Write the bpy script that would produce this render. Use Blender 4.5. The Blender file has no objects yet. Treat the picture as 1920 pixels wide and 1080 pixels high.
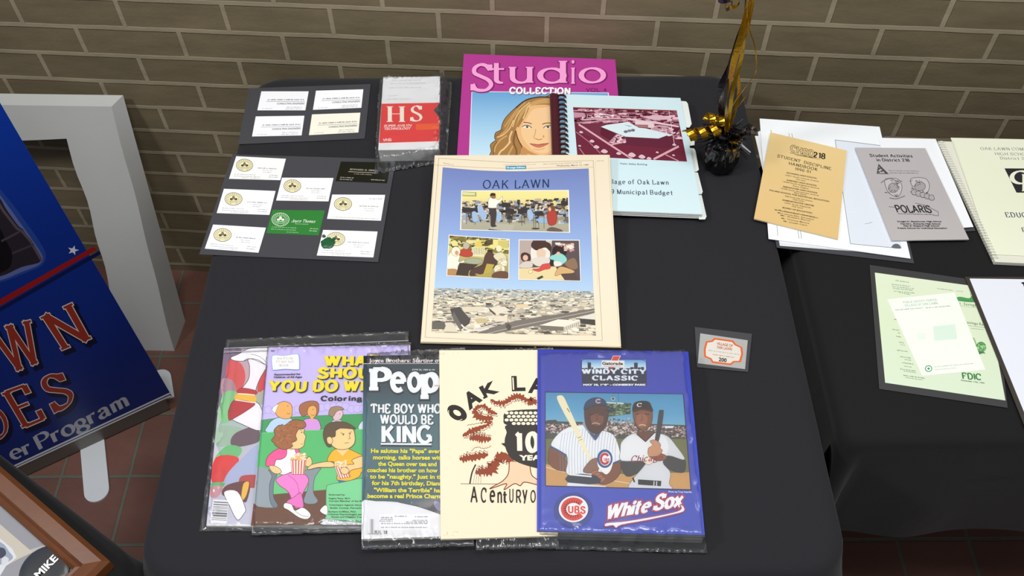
import bpy, bmesh, math, random
from mathutils import Vector, Matrix, noise
sc = bpy.context.scene
COL = sc.collection

# ------------------------------------------------------------------ camera, sky, lamps, exposure
TABLE = 0.74                      # height of the table tops
FPX, PITCH, ROLL, CAMZ = 1749.0, 0.6413, -0.0066, TABLE + 1.134
ROT = Matrix.Rotation(PITCH, 3, 'X') @ Matrix.Rotation(ROLL, 3, 'Z')
CAM = Vector((0, 0, CAMZ))
cam = bpy.data.cameras.new('camera'); camo = bpy.data.objects.new('camera', cam); COL.objects.link(camo)
cam.sensor_width = 36; cam.lens = FPX / 1920 * 36; cam.clip_start = 0.02
camo.matrix_world = Matrix.Translation(CAM) @ ROT.to_4x4()
sc.camera = camo
world = bpy.data.worlds.new('room_light'); sc.world = world; world.use_nodes = True
wb = world.node_tree.nodes['Background']; wb.inputs[0].default_value = (0.93, 0.96, 1.0, 1); wb.inputs[1].default_value = 0.24

def area(name, loc, target, sx, sy, power, col=(1, 0.985, 0.965)):
    l = bpy.data.lights.new(name, 'AREA'); l.shape = 'RECTANGLE'; l.size = sx; l.size_y = sy
    l.energy = power; l.color = col
    o = bpy.data.objects.new(name, l); COL.objects.link(o); o.location = loc
    o.rotation_euler = (Vector(target) - Vector(loc)).to_track_quat('-Z', 'Y').to_euler()
    return o
area('ceiling_lamp_main', (0.0, 0.25, 2.95), (0.05, 0.85, 0.74), 1.0, 0.6, 31)
area('ceiling_lamp_right', (1.3, 0.5, 2.95), (0.5, 0.9, 0.74), 1.0, 0.5, 13)
area('ceiling_lamp_back', (0.2, 1.0, 2.95), (0.1, 0.8, 0.74), 1.2, 0.25, 6)
area('ceiling_lamp_left', (-1.75, 0.35, 2.6), (-0.7, 1.3, 0.5), 0.35, 0.3, 22)
vs = sc.view_settings
sc.display_settings.display_device = 'sRGB'
vs.view_transform = 'Standard'; vs.look = 'None'; vs.gamma = 1.0; vs.use_curve_mapping = False
vs.exposure = -0.02

# ------------------------------------------------------------------ helpers
def un(x, y, z=TABLE):
    d = ROT @ Vector(((x - 960) / FPX, (540 - y) / FPX, -1.0))
    return CAM + d * ((z - CAMZ) / d.z)
def hexc(h):
    if not isinstance(h, str): return h
    h = h.lstrip('#'); r = []
    for i in (0, 2, 4):
        c = int(h[i:i + 2], 16) / 255
        r.append(c / 12.92 if c < 0.04045 else ((c + 0.055) / 1.055) ** 2.4)
    return (r[0], r[1], r[2], 1.0)
def mixc(a, b, t):
    a, b = hexc(a), hexc(b); return tuple(a[i] * (1 - t) + b[i] * t for i in range(4))
def crop(x0, y0, s):
    def K(*pts):
        r = [(x0 + p[0] / s, y0 + p[1] / s) for p in pts]
        return r
    K.s = s
    return K
def mat(name, col, rough=0.6, metal=0.0, spec=0.5, bump=0.0, bscale=200.0, vary=0.0):
    m = bpy.data.materials.new(name); m.use_nodes = True
    nt = m.node_tree; b = nt.nodes['Principled BSDF']
    b.inputs['Base Color'].default_value = hexc(col); b.inputs['Roughness'].default_value = rough
    b.inputs['Metallic'].default_value = metal; b.inputs['Specular IOR Level'].default_value = spec
    if bump or vary:
        tc = nt.nodes.new('ShaderNodeTexCoord'); nz = nt.nodes.new('ShaderNodeTexNoise')
        nz.inputs['Scale'].default_value = bscale; nz.inputs['Detail'].default_value = 4
        nt.links.new(tc.outputs['Object'], nz.inputs['Vector'])
        if bump:
            bp = nt.nodes.new('ShaderNodeBump'); bp.inputs['Strength'].default_value = bump; bp.inputs['Distance'].default_value = 0.002
            nt.links.new(nz.outputs['Fac'], bp.inputs['Height']); nt.links.new(bp.outputs['Normal'], b.inputs['Normal'])
        if vary:
            mx = nt.nodes.new('ShaderNodeMix'); mx.data_type = 'RGBA'
            c = hexc(col)
            mx.inputs[6].default_value = tuple(v * (1 - vary) for v in c[:3]) + (1,)
            mx.inputs[7].default_value = tuple(min(1, v * (1 + vary)) for v in c[:3]) + (1,)
            nt.links.new(nz.outputs['Fac'], mx.inputs[0]); nt.links.new(mx.outputs[2], b.inputs['Base Color'])
    return m
def printmat(name, rough, spec=0.4):
    m = bpy.data.materials.new(name); m.use_nodes = True
    nt = m.node_tree; b = nt.nodes['Principled BSDF']
    a = nt.nodes.new('ShaderNodeAttribute'); a.attribute_name = 'ink'
    nt.links.new(a.outputs['Color'], b.inputs['Base Color'])
    b.inputs['Roughness'].default_value = rough; b.inputs['Specular IOR Level'].default_value = spec
    return m
MATTE = printmat('printed_paper', 0.75, 0.25)
GLOSS = printmat('glossy_print', 0.38, 0.35)
def filmmat(name, tint, base, blend, rough, haze=0.0):
    m = bpy.data.materials.new(name); m.use_nodes = True; nt = m.node_tree
    for n in list(nt.nodes): nt.nodes.remove(n)
    out = nt.nodes.new('ShaderNodeOutputMaterial'); tr = nt.nodes.new('ShaderNodeBsdfTransparent'); gl = nt.nodes.new('ShaderNodeBsdfGlossy')
    df = nt.nodes.new('ShaderNodeBsdfDiffuse'); mx0 = nt.nodes.new('ShaderNodeMixShader')
    mx = nt.nodes.new('ShaderNodeMixShader'); lw = nt.nodes.new('ShaderNodeLayerWeight'); mr = nt.nodes.new('ShaderNodeMapRange')
    tr.inputs[0].default_value = tint; gl.inputs['Roughness'].default_value = rough
    df.inputs[0].default_value = (0.8, 0.82, 0.85, 1); mx0.inputs[0].default_value = haze
    lw.inputs['Blend'].default_value = blend
    mr.inputs['To Min'].default_value = base; mr.inputs['To Max'].default_value = 0.75
    nt.links.new(lw.outputs['Fresnel'], mr.inputs['Value']); nt.links.new(mr.outputs[0], mx.inputs[0])
    nt.links.new(tr.outputs[0], mx0.inputs[1]); nt.links.new(df.outputs[0], mx0.inputs[2])
    nt.links.new(mx0.outputs[0], mx.inputs[1]); nt.links.new(gl.outputs[0], mx.inputs[2]); nt.links.new(mx.outputs[0], out.inputs[0])
    return m
FILM = filmmat('clear_plastic_film', (0.97, 0.98, 0.99, 1), 0.03, 0.32, 0.17, 0.045)
LAMIN = filmmat('laminate_film', (0.97, 0.97, 0.98, 1), 0.0, 0.2, 0.3, 0.055)

def tag(o, label=None, cat=None, group=None, kind=None):
    if label: o['label'] = label
    if cat: o['category'] = cat
    if group: o['group'] = group
    if kind: o['kind'] = kind
    return o
def thing(name, label, cat, loc, group=None):
    o = bpy.data.objects.new(name, None); COL.objects.link(o); o.location = loc; o.empty_display_size = 0.05
    return tag(o, label, cat, group)
def rootpos(o):
    p = Vector((0, 0, 0))
    while o: p += o.location; o = o.parent
    return p
def meshobj(name, V, F, m, parent=None, smooth=False, loc=None):
    """vertices in world space; stored about the parent's (or loc's) origin"""
    off = rootpos(parent) if parent else Vector(loc or (0, 0, 0))
    me = bpy.data.meshes.new(name)
    me.from_pydata([tuple(Vector(v) - off) for v in V], [], F)
    me.update()
    o = bpy.data.objects.new(name, me); COL.objects.link(o)
    if parent: o.parent = parent
    else: o.location = off
    for mm in (m if isinstance(m, (list, tuple)) else [m]): me.materials.append(mm)
    if smooth:
        for p in me.polygons: p.use_smooth = True
    return o
def lerp(a, b, t): return tuple(a[i] + (b[i] - a[i]) * t for i in range(len(a)))
def bil(q, u, v): return lerp(lerp(q[0], q[1], u), lerp(q[3], q[2], u), v)
def smooth(pts, closed=True, n=5):
    N = len(pts); out = []
    rng = range(N if closed else N - 1)
    for i in rng:
        if closed: p0, p1, p2, p3 = pts[i - 1], pts[i], pts[(i + 1) % N], pts[(i + 2) % N]
        else: p0, p1, p2, p3 = pts[max(i - 1, 0)], pts[i], pts[i + 1], pts[min(i + 2, N - 1)]
        for k in range(n):
            t = k / n; t2, t3 = t * t, t * t * t
            out.append(tuple(0.5 * (2 * p1[j] + (p2[j] - p0[j]) * t + (2 * p0[j] - 5 * p1[j] + 4 * p2[j] - p3[j]) * t2
                                    + (3 * p1[j] - p0[j] - 3 * p2[j] + p3[j]) * t3) for j in range(2)))
    if not closed: out.append(tuple(pts[-1]))
    return out
def prism(top, bottom):
    """closed block between two loops of points"""
    n = len(top); V = list(top) + list(bottom)
    F = [tuple(range(n)), tuple(range(2 * n - 1, n - 1, -1))]
    for i in range(n):
        j = (i + 1) % n; F.append((i, i + n, j + n, j))
    return V, F
def box(x0, y0, z0, x1, y1, z1):
    return prism([(x0, y0, z1), (x1, y0, z1), (x1, y1, z1), (x0, y1, z1)], [(x0, y0, z0), (x1, y0, z0), (x1, y1, z0), (x0, y1, z0)])
def join(*vf):
    V, F = [], []
    for v, f in vf:
        n = len(V); V += list(v); F += [tuple(i + n for i in q) for q in f]
    return V, F
def tube(path, r, n=8):
    V, F = [], []; path = [Vector(p) for p in path]
    for i, p in enumerate(path):
        d = (path[min(i + 1, len(path) - 1)] - path[max(i - 1, 0)]).normalized()
        a = d.cross(Vector((0, 0, 1)) if abs(d.z) < 0.9 else Vector((1, 0, 0))).normalized(); b = d.cross(a)
        rr = r[i] if isinstance(r, (list, tuple)) else r
        for k in range(n):
            t = 2 * math.pi * k / n; V.append(p + (a * math.cos(t) + b * math.sin(t)) * rr)
    for i in range(len(path) - 1):
        for k in range(n):
            k2 = (k + 1) % n; F.append((i * n + k, i * n + k2, (i + 1) * n + k2, (i + 1) * n + k))
    F.append(tuple(range(n - 1, -1, -1))); F.append(tuple(range((len(path) - 1) * n, len(path) * n)))
    return V, F
def ribbon(path, w, t=0.0003, side=None):
    """thin strip with real thickness along a path"""
    V, F = [], []; path = [Vector(p) for p in path]
    for i, p in enumerate(path):
        d = (path[min(i + 1, len(path) - 1)] - path[max(i - 1, 0)]).normalized()
        s = (Vector(side) if side else Vector((1, 0.3, 0))); s = (s - d * s.dot(d)).normalized(); nn = d.cross(s)
        ww = w[i] if isinstance(w, (list, tuple)) else w
        V += [p + s * ww / 2 + nn * t, p - s * ww / 2 + nn * t, p - s * ww / 2 - nn * t, p + s * ww / 2 - nn * t]
    for i in range(len(path) - 1):
        a, b = i * 4, i * 4 + 4
        for k in range(4): F.append((a + k, a + (k + 1) % 4, b + (k + 1) % 4, b + k))
    F.append((3, 2, 1, 0)); n = (len(path) - 1) * 4; F.append((n, n + 1, n + 2, n + 3))
    return V, F

# ------------------------------------------------------------------ lettering
_tc = {}
def sans(ch, bold):
    k = (ch, bold)
    if k not in _tc:
        c = bpy.data.curves.new('t', 'FONT'); c.body = ch; c.size = 1.0; c.offset = bold; c.resolution_u = 3
        o = bpy.data.objects.new('t', c); me = o.to_mesh()
        v = [(p.co.x, p.co.y) for p in me.vertices]; f = [tuple(p.vertices) for p in me.polygons]
        o.to_mesh_clear(); bpy.data.objects.remove(o); bpy.data.curves.remove(c); _tc[k] = (v, f)
    return _tc[k]
G = dict(l.split(' ', 1) for l in '''A 0,0 .4,1;.4,1 .8,0;h.17,.35 .63,.35
B .1,0 .1,1;h.1,1 .4,1;a.4,.76,.26,.24,90,-90;h.1,.52 .4,.52;a.4,.26,.3,.26,90,-90;h.1,0 .4,0
C a.45,.5,.42,.5,45,315;.76,.7 .76,.98
D .1,0 .1,1;h.1,1 .38,1;a.38,.5,.4,.5,90,-90;h.1,0 .38,0
E .1,0 .1,1;h.1,1 .65,1;h.1,.52 .5,.52;h.1,0 .68,0;.65,.78 .65,1;.68,0 .68,.24
F .1,0 .1,1;h.1,1 .65,1;h.1,.52 .5,.52;.65,.78 .65,1
G a.45,.5,.42,.5,45,320;.8,.05 .8,.42;h.55,.42 .85,.42
H .1,0 .1,1;.75,0 .75,1;h.1,.52 .75,.52
I .1,0 .1,1
J a.22,.25,.22,.25,180,360;.44,.25 .44,1
K .1,0 .1,1;.12,.4 .7,1;.32,.6 .75,0
L .1,0 .1,1;h.1,0 .65,0;.65,0 .65,.26
M .08,0 .1,1;.1,1 .47,0;.47,0 .85,1;.85,1 .87,0
N .1,0 .1,1;.1,1 .75,0;.75,0 .75,1
O a.45,.5,.42,.5,0,360
P .1,0 .1,1;h.1,1 .4,1;a.4,.74,.3,.26,90,-90;h.1,.48 .4,.48
Q a.45,.5,.42,.5,0,360;.5,.25 .8,-.12
R .1,0 .1,1;h.1,1 .4,1;a.4,.74,.3,.26,90,-90;h.1,.48 .4,.48;.4,.48 .75,0
S s.64,.78 .5,.95 .3,.98 .12,.85 .12,.66 .35,.53 .58,.4 .68,.22 .55,.04 .35,0 .15,.05 .05,.24;.05,0 .05,.24;.65,.76 .65,.99
T h0,1 .75,1;.375,0 .375,1;0,.78 0,1;.75,.78 .75,1
U .1,1 .1,.3;a.42,.3,.32,.3,180,360;.74,.3 .74,1
V 0,1 .4,0;.4,0 .8,1
W 0,1 .28,0;.28,0 .55,1;.55,1 .83,0;.83,0 1.1,1
X 0,0 .75,1;0,1 .75,0
Y 0,1 .38,.45;.76,1 .38,.45;.38,0 .38,.45
Z h.05,1 .68,1;.68,1 .05,0;h.05,0 .7,0
a s.1,.5 .22,.63 .38,.62 .48,.5 .48,.1 .55,.02 .62,.04;s.48,.38 .25,.34 .08,.2 .12,.05 .28,.0 .48,.14
b .1,0 .1,1;a.35,.325,.25,.325,0,360
c a.33,.325,.27,.325,45,315
d a.33,.325,.27,.325,0,360;.58,0 .58,1
e a.33,.325,.28,.325,0,310;h.06,.35 .6,.35
f a.36,.8,.18,.18,40,180;.18,.8 .18,0;h.05,.62 .4,.62
g a.3,.42,.22,.22,0,360;a.3,-.08,.28,.2,0,360;s.15,.25 .1,.15 .3,.12
h .1,0 .1,1;a.33,.4,.22,.24,0,180;.55,.4 .55,0
i .1,0 .1,.65;d.1,.88
j .2,-.1 .2,.65;d.2,.88;a.05,-.1,.15,.18,270,360
k .1,0 .1,1;.1,.25 .45,.65;.25,.38 .55,0
l .1,0 .1,1
m .1,0 .1,.65;a.28,.45,.17,.19,0,180;.45,.45 .45,0;a.63,.45,.17,.19,0,180;.8,.45 .8,0
n .1,0 .1,.65;a.33,.4,.22,.24,0,180;.55,.4 .55,0
o a.33,.325,.28,.325,0,360
p .1,-.32 .1,.65;a.37,.325,.27,.325,0,360
q a.33,.325,.27,.325,0,360;.58,-.32 .58,.65
r .1,0 .1,.65;a.32,.42,.2,.2,50,180
s s.42,.5 .3,.64 .15,.6 .1,.48 .25,.36 .4,.25 .42,.1 .28,0 .12,.02 .06,.15
t .2,.9 .2,.12;a.34,.14,.14,.14,180,290;h.03,.63 .42,.63
u .1,.65 .1,.22;a.32,.22,.22,.22,180,360;.54,.65 .54,0
v 0,.65 .28,0;.28,0 .56,.65
w 0,.65 .22,0;.22,0 .43,.65;.43,.65 .64,0;.64,0 .86,.65
x 0,0 .52,.65;0,.65 .52,0
y 0,.65 .28,0;.56,.65 .2,-.3
z h.05,.63 .48,.63;.48,.63 .05,0;h.05,0 .5,0
0 a.35,.5,.3,.5,0,360
1 .28,0 .28,1;.28,1 .08,.82
2 s.05,.75 .2,.98 .45,.95 .55,.72 .35,.4 .05,.03;h.05,.03 .6,.03
3 a.3,.75,.25,.25,150,-80;a.3,.26,.28,.26,85,-150
4 .45,0 .45,1;.45,1 .02,.3;h.02,.3 .62,.3
5 h.12,1 .55,1;.12,1 .1,.55;a.3,.3,.28,.3,130,-150
6 a.32,.3,.28,.3,0,360;s.05,.35 .2,.8 .5,1
7 h.05,1 .6,1;.6,1 .25,0
8 a.32,.75,.24,.25,0,360;a.32,.26,.28,.26,0,360
9 a.3,.7,.27,.3,0,360;s.57,.65 .45,.2 .15,0
. d.1,.05
, .12,.06 .05,-.15
: d.1,.05;d.1,.6
- h.05,.35 .35,.35
! .1,.3 .1,1;d.1,.05
' .1,.75 .12,1'''.split('\n'))
def glyph(ch, st):
    """list of quads (letter space) for one stroke-built letter"""
    tk, tn, sl, stt, grow = st['thick'], st['thin'], st['serif'], st.get('st', 0.05), st.get('grow', 0.0)
    out = []; xm = 0.0
    def seg(a, b, w, ext=0.0):
        dx, dy = b[0] - a[0], b[1] - a[1]; L = math.hypot(dx, dy) or 1e-6
        dx, dy = dx / L, dy / L; e = ext + grow; w = w / 2 + grow
        a = (a[0] - dx * e, a[1] - dy * e); b = (b[0] + dx * e, b[1] + dy * e)
        out.append([(a[0] - dy * w, a[1] + dx * w), (b[0] - dy * w, b[1] + dx * w), (b[0] + dy * w, b[1] - dx * w), (a[0] + dy * w, a[1] - dx * w)])
    def wid(a, b):
        dx, dy = b[0] - a[0], b[1] - a[1]; L = math.hypot(dx, dy) or 1e-6
        return tn + (tk - tn) * min(1, abs(dy * 0.966 + dx * (-0.26)) / L * 1.03)
    for s in G.get(ch, '').split(';'):
        if not s: continue
        if s[0] == 'd':
            x, y = map(float, s[1:].split(',')); r = tk * 0.55 + grow; xm = max(xm, x)
            out.append([(x + r * math.cos(t * math.pi / 4), y + r * math.sin(t * math.pi / 4)) for t in range(8)]); continue
        if s[0] == 'a':
            cx, cy, rx, ry, a0, a1 = map(float, s[1:].split(','))
            n = max(4, int(abs(a1 - a0) / 18)); P = [(cx + rx * math.cos(math.radians(a0 + (a1 - a0) * i / n)), cy + ry * math.sin(math.radians(a0 + (a1 - a0) * i / n))) for i in range(n + 1)]
        elif s[0] == 's':
            P = smooth([tuple(map(float, q.split(','))) for q in s[1:].split(' ')], False, 4)
        else:
            P = [tuple(map(float, q.split(','))) for q in s.lstrip('h').split(' ')]
        xm = max(xm, max(p[0] for p in P))
        if s[0] in 'as':
            # continuous curved ribbon
            N = []
            for i in range(len(P)):
                a, b = P[max(i - 1, 0)], P[min(i + 1, len(P) - 1)]
                if s[0] == 'a' and abs(abs(a1 - a0) - 360) < 1 and i in (0, len(P) - 1): a, b = P[-2], P[1]
                w = wid(a, b) / 2 + grow; dx, dy = b[0] - a[0], b[1] - a[1]; L = math.hypot(dx, dy) or 1e-6
                N.append(((P[i][0] - dy / L * w, P[i][1] + dx / L * w), (P[i][0] + dy / L * w, P[i][1] - dx / L * w)))
            for i in range(len(P) - 1): out.append([N[i][0], N[i + 1][0], N[i + 1][1], N[i][1]])
        else:
            for a, b in zip(P, P[1:]):
                w = tn if s[0] == 'h' else wid(a, b)
                seg(a, b, w, 0.0 if s[0] != 'h' else 0.0)
            if sl and s[0] != 'h' and abs(P[-1][1] - P[0][1]) > 0.3:
                for p in (P[0], P[-1]):
                    if min(abs(p[1] - v) for v in (0, 1, 0.65, -0.32)) < 0.02:
                        yy = p[1] + (stt / 2 if p[1] <= 0.01 else -stt / 2)
                        seg((p[0] - sl, yy), (p[0] + sl, yy), stt)
    return out, xm
SERIF = dict(thick=.13, thin=.05, serif=.10, st=.045)
SERIFB = dict(thick=.2, thin=.07, serif=.14, st=.06)
SLAB = dict(thick=.30, thin=.17, serif=.22, st=.15)
HEAVY = dict(thick=.30, thin=.21, serif=0)
HAND = dict(thick=.15, thin=.10, serif=0)

def clipto(P, Q):
    """polygon P cut to the convex outline Q"""
    area = sum(Q[i][0] * Q[(i + 1) % len(Q)][1] - Q[(i + 1) % len(Q)][0] * Q[i][1] for i in range(len(Q))); sg = 1 if area > 0 else -1
    for i in range(len(Q)):
        a, b = Q[i], Q[(i + 1) % len(Q)]; out = []
        f = lambda p: sg * ((b[0] - a[0]) * (p[1] - a[1]) - (b[1] - a[1]) * (p[0] - a[0]))
        for k in range(len(P)):
            p, q = P[k - 1], P[k]; fp, fq = f(p), f(q)
            if (fp >= 0) != (fq >= 0): out.append(lerp(p, q, fp / (fp - fq)))
            if fq >= 0: out.append(q)
        P = out
        if len(P) < 3: return []
    return P
class Art:
    """a printed sheet: coloured shapes laid layer on layer on one plane, given in photo coordinates of that plane"""
    EPS = 5.0e-6
    def __init__(s, P0, n=(0, 0, 1), page=None):
        s.P0 = Vector(P0); s.n = Vector(n).normalized(); s.V = []; s.F = []; s.C = []; s.L = 1.0; s.page = page; s.M = []; s.clip = None
    def pt(s, p, L=None):
        d = ROT @ Vector(((p[0] - 960) / FPX, (540 - p[1]) / FPX, -1.0))
        q = s.P0 + s.n * (s.L if L is None else L) * s.EPS
        return CAM + d * ((q - CAM).dot(s.n) / d.dot(s.n))
    def face(s, pts, col, mi=0):
        if s.clip and not isinstance(col, list):
            pts = clipto(pts, s.clip)
            if len(pts) < 3: return
        b = len(s.V); s.V += [s.pt(p) for p in pts]
        idx = list(range(b, b + len(pts)))
        a = sum((pts[i][0] * pts[(i + 1) % len(pts)][1] - pts[(i + 1) % len(pts)][0] * pts[i][1]) for i in range(len(pts)))
        cols = [hexc(c) for c in col] if isinstance(col, list) else [hexc(col)] * len(pts)
        if a > 0: idx.reverse(); cols = cols[::-1]
        s.F.append(idx); s.C.append(cols); s.M.append(mi)
    def poly(s, pts, col, d=1.0): s.face(pts, col); s.L += d
    def blob(s, pts, col, out=None, w=1.0, n=4):
        P = smooth(pts, True, n); s.face(P, col); s.L += 1
        if out: s.line(P + P[:1], w, out)
    def line(s, pts, w, col, closed=False, d=1.0):
        if closed: pts = list(pts) + [pts[0]]
        L0 = s.L
        for i, (a, b) in enumerate(zip(pts, pts[1:])):
            s.L = L0 + (i % 2) * 0.3
            dx, dy = b[0] - a[0], b[1] - a[1]; L = math.hypot(dx, dy)
            if L < 1e-6: continue
            dx, dy = dx / L * w / 2, dy / L * w / 2
            s.face([(a[0] - dy - dx * .3, a[1] + dx - dy * .3), (b[0] - dy + dx * .3, b[1] + dx + dy * .3), (b[0] + dy + dx * .3, b[1] - dx + dy * .3), (a[0] + dy - dx * .3, a[1] - dx - dy * .3)], col)
        s.L = L0 + d
    def curve(s, pts, w, col): s.line(smooth(pts, False, 4), w, col)
    def ell(s, c, rx, ry, col, rot=0.0, n=24, out=None, w=1):
        P = []
        for i in range(n):
            t = 2 * math.pi * i / n; x, y = rx * math.cos(t), ry * math.sin(t)
            P.append((c[0] + x * math.cos(rot) - y * math.sin(rot), c[1] + x * math.sin(rot) + y * math.cos(rot)))
        s.poly(P, col)
        if out: s.line(P, w, out, True)
    def ring(s, c, r, k, w, col, n=40, a0=0, a1=360):
        s.line([(c[0] + r * math.cos(math.radians(a0 + (a1 - a0) * i / n)), c[1] + r * k * math.sin(math.radians(a0 + (a1 - a0) * i / n))) for i in range(n + 1)], w, col)
    def grad(s, q, cols, n=None, horizontal=False):
        m = len(cols) - 1
        for i in range(m):
            a, b = i / m, (i + 1) / m
            if horizontal: s.face([bil(q, a, 0), bil(q, b, 0), bil(q, b, 1), bil(q, a, 1)], [cols[i], cols[i + 1], cols[i + 1], cols[i]])
            else: s.face([bil(q, 0, a), bil(q, 1, a), bil(q, 1, b), bil(q, 0, b)], [cols[i], cols[i], cols[i + 1], cols[i + 1]])
        s.L += 1
    def scatter(s, q, n, cols, wh, seed, grow=0.0):
        r = random.Random(seed); L0 = s.L
        for i in range(n):
            s.L = L0 + (i % 17) * 0.2
            v = i / n if grow else r.random()
            u = r.random(); k = 0.5 + r.random() + grow * v
            w, h = wh[0] * k * (0.5 + r.random()), wh[1] * k * (0.5 + r.random())
            c = bil(q, u, v); sk = (r.random() - .5) * w * .5
            s.face([(c[0] - w / 2 + sk, c[1] - h / 2), (c[0] + w / 2 + sk, c[1] - h / 2 + sk * .2), (c[0] + w / 2 - sk, c[1] + h / 2), (c[0] - w / 2 - sk, c[1] + h / 2 - sk * .2)], r.choice(cols))
        s.L = L0 + 4
    def upv(s, p):
        q = s.page
        if not q: return (0, -1)
        u = max(0, min(1, (p[0] - q[0][0]) / ((q[1][0] - q[0][0]) or 1)))
        a = (q[0][0] - q[3][0], q[0][1] - q[3][1]); b = (q[1][0] - q[2][0], q[1][1] - q[2][1])
        v = lerp(a, b, u); return (v[0] / abs(v[1]), v[1] / abs(v[1]))
    def _place(s, V, x0, x1, cap, p0, p1, h, sl, up):
        up = up or s.upv(p0); ax = (p1[0] - p0[0], p1[1] - p0[1]); W = (x1 - x0) or 1
        return [(p0[0] + ax[0] * ((x - x0) / W) + up[0] * h * y / cap + sl * h * y / cap, p0[1] + ax[1] * ((x - x0) / W) + up[1] * h * y / cap) for x, y in V]
    def text(s, t, p0, p1, h, col, bold=0.0, sl=0.0, up=None, sh=None):
        V, F = sans(t, bold); x0, x1 = min(v[0] for v in V), max(v[0] for v in V)
        hv, _ = sans('H', bold); cap = max(v[1] for v in hv)
        if sh:
            d = (sh[0], sh[1]); P = s._place(V, x0, x1, cap, (p0[0] + d[0], p0[1] + d[1]), (p1[0] + d[0], p1[1] + d[1]), h, sl, up)
            for f in F: s.face([P[i] for i in f], sh[2])
            s.L += 1
        P = s._place(V, x0, x1, cap, p0, p1, h, sl, up)
        for f in F: s.face([P[i] for i in f], col)
        s.L += 1
    def serif(s, t, p0, p1, h, col, st=SERIF, sl=0.0, up=None, grow=0.0, gap=0.12):
        st = dict(st); st['grow'] = grow; Q = []; x = 0.0
        g = gap + st['thick'] * .8 + st['serif'] * .7
        for ch in t:
            if ch == ' ': x += 0.42; continue
            qs, xm = glyph(ch, st); Q += [[(a + x, b) for a, b in q] for q in qs]; x += xm + g
        x1 = x - g
        s.quads([s._place(q, 0, x1, 1.0, p0, p1, h, sl, up) for q in Q], col)
    def quads(s, Q, col):
        L0 = s.L
        for i, q in enumerate(Q): s.L = L0 + (i % 29) * 0.2; s.face(q, col)
        s.L = L0 + min(len(Q), 29) * 0.2 + 0.4
    def heavy(s, t, p0, p1, h, col, sh=None, st=HEAVY, sl=0.0, up=None, gap=.05):
        if sh: s.serif(t, (p0[0] + sh[0], p0[1] + sh[1]), (p1[0] + sh[0], p1[1] + sh[1]), h, sh[2], st, sl, up, .02, gap)
        s.serif(t, p0, p1, h, col, st, sl, up, 0.0, gap)
    def glyphbox(s, ch, x0, y0, x1, y1, col, st, grow=0.0, ref=None):
        """one letter fitted to a pixel box (its own extent, centre line to centre line)"""
        st = dict(st); st['grow'] = grow; qs, _ = glyph(ch, st)
        st0 = dict(st); st0['grow'] = 0.0; q0, _ = glyph(ch, st0)
        xs = [p[0] for q in q0 for p in q]; ys = [p[1] for q in q0 for p in q]
        a, b, c, d = min(xs), max(xs), min(ys), max(ys)
        s.quads([[(x0 + (x - a) / (b - a) * (x1 - x0), y1 + (y - c) / (d - c) * (y0 - y1)) for x, y in q] for q in qs], col)
    def micro(s, p0, p1, h, col, seed=1, w=2.2):
        """a line of print too small to read: word-length runs of letter strokes"""
        r = random.Random(seed); L = math.hypot(p1[0] - p0[0], p1[1] - p0[1]); x = 0.0; up = s.upv(p0)
        ch = max(0.7, h * 0.62)
        while x < L - ch:
            wl = int(2 + r.random() * 7)
            for k in range(wl):
                if x > L - ch * .7: break
                a = lerp(p0, p1, x / L); b = lerp(p0, p1, (x + ch * (.45 + .3 * r.random())) / L); hh = h * (0.65 + 0.35 * r.random())
                s.face([a, b, (b[0] + up[0] * hh, b[1] + up[1] * hh), (a[0] + up[0] * hh, a[1] + up[1] * hh)], col); x += ch
            x += ch * 0.9
        s.L += 1
    def bars(s, q, n, col, seed, horizontal=False):
        r = random.Random(seed); x = 0.0; st = []
        while x < 1: w = r.choice((.5, .5, 1, 1.5)) / n; st.append((x, min(1, x + w))); x += w + r.choice((.5, .8, 1)) / n
        for a, b in st:
            if horizontal: s.face([bil(q, 0, a), bil(q, 1, a), bil(q, 1, b), bil(q, 0, b)], col)
            else: s.face([bil(q, a, 0), bil(q, b, 0), bil(q, b, 1), bil(q, a, 1)], col)
        s.L += 1
    def sheet(s, pts, col, thick, edge=None):
        """the sheet itself: a thin block whose top lies on the plane"""
        top = [s.pt(p, 0) for p in pts]
        a = sum((pts[i][0] * pts[(i + 1) % len(pts)][1] - pts[(i + 1) % len(pts)][0] * pts[i][1]) for i in range(len(pts)))
        if a > 0: top.reverse()
        V, F = prism(top, [p - s.n * thick for p in top]); b = len(s.V); s.V += [Vector(v) for v in V]
        for k, f in enumerate(F):
            s.F.append([i + b for i in f]); s.C.append([hexc(col if k == 0 or not edge else edge)] * len(f)); s.M.append(0)
        return top
    def build(s, name, parent=None, m=None, loc=None):
        global ART_TOP
        ART_TOP = s.L * s.EPS
        o = meshobj(name, s.V, s.F, m or MATTE, parent, loc=loc)
        ca = o.data.color_attributes.new('ink', 'FLOAT_COLOR', 'CORNER')
        flat = [c for f in s.C for cc in f for c in cc]
        ca.data.foreach_set('color', flat)
        return o
def center(pts):
    return Vector((sum(p[0] for p in pts) / len(pts), sum(p[1] for p in pts) / len(pts), 0))

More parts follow.
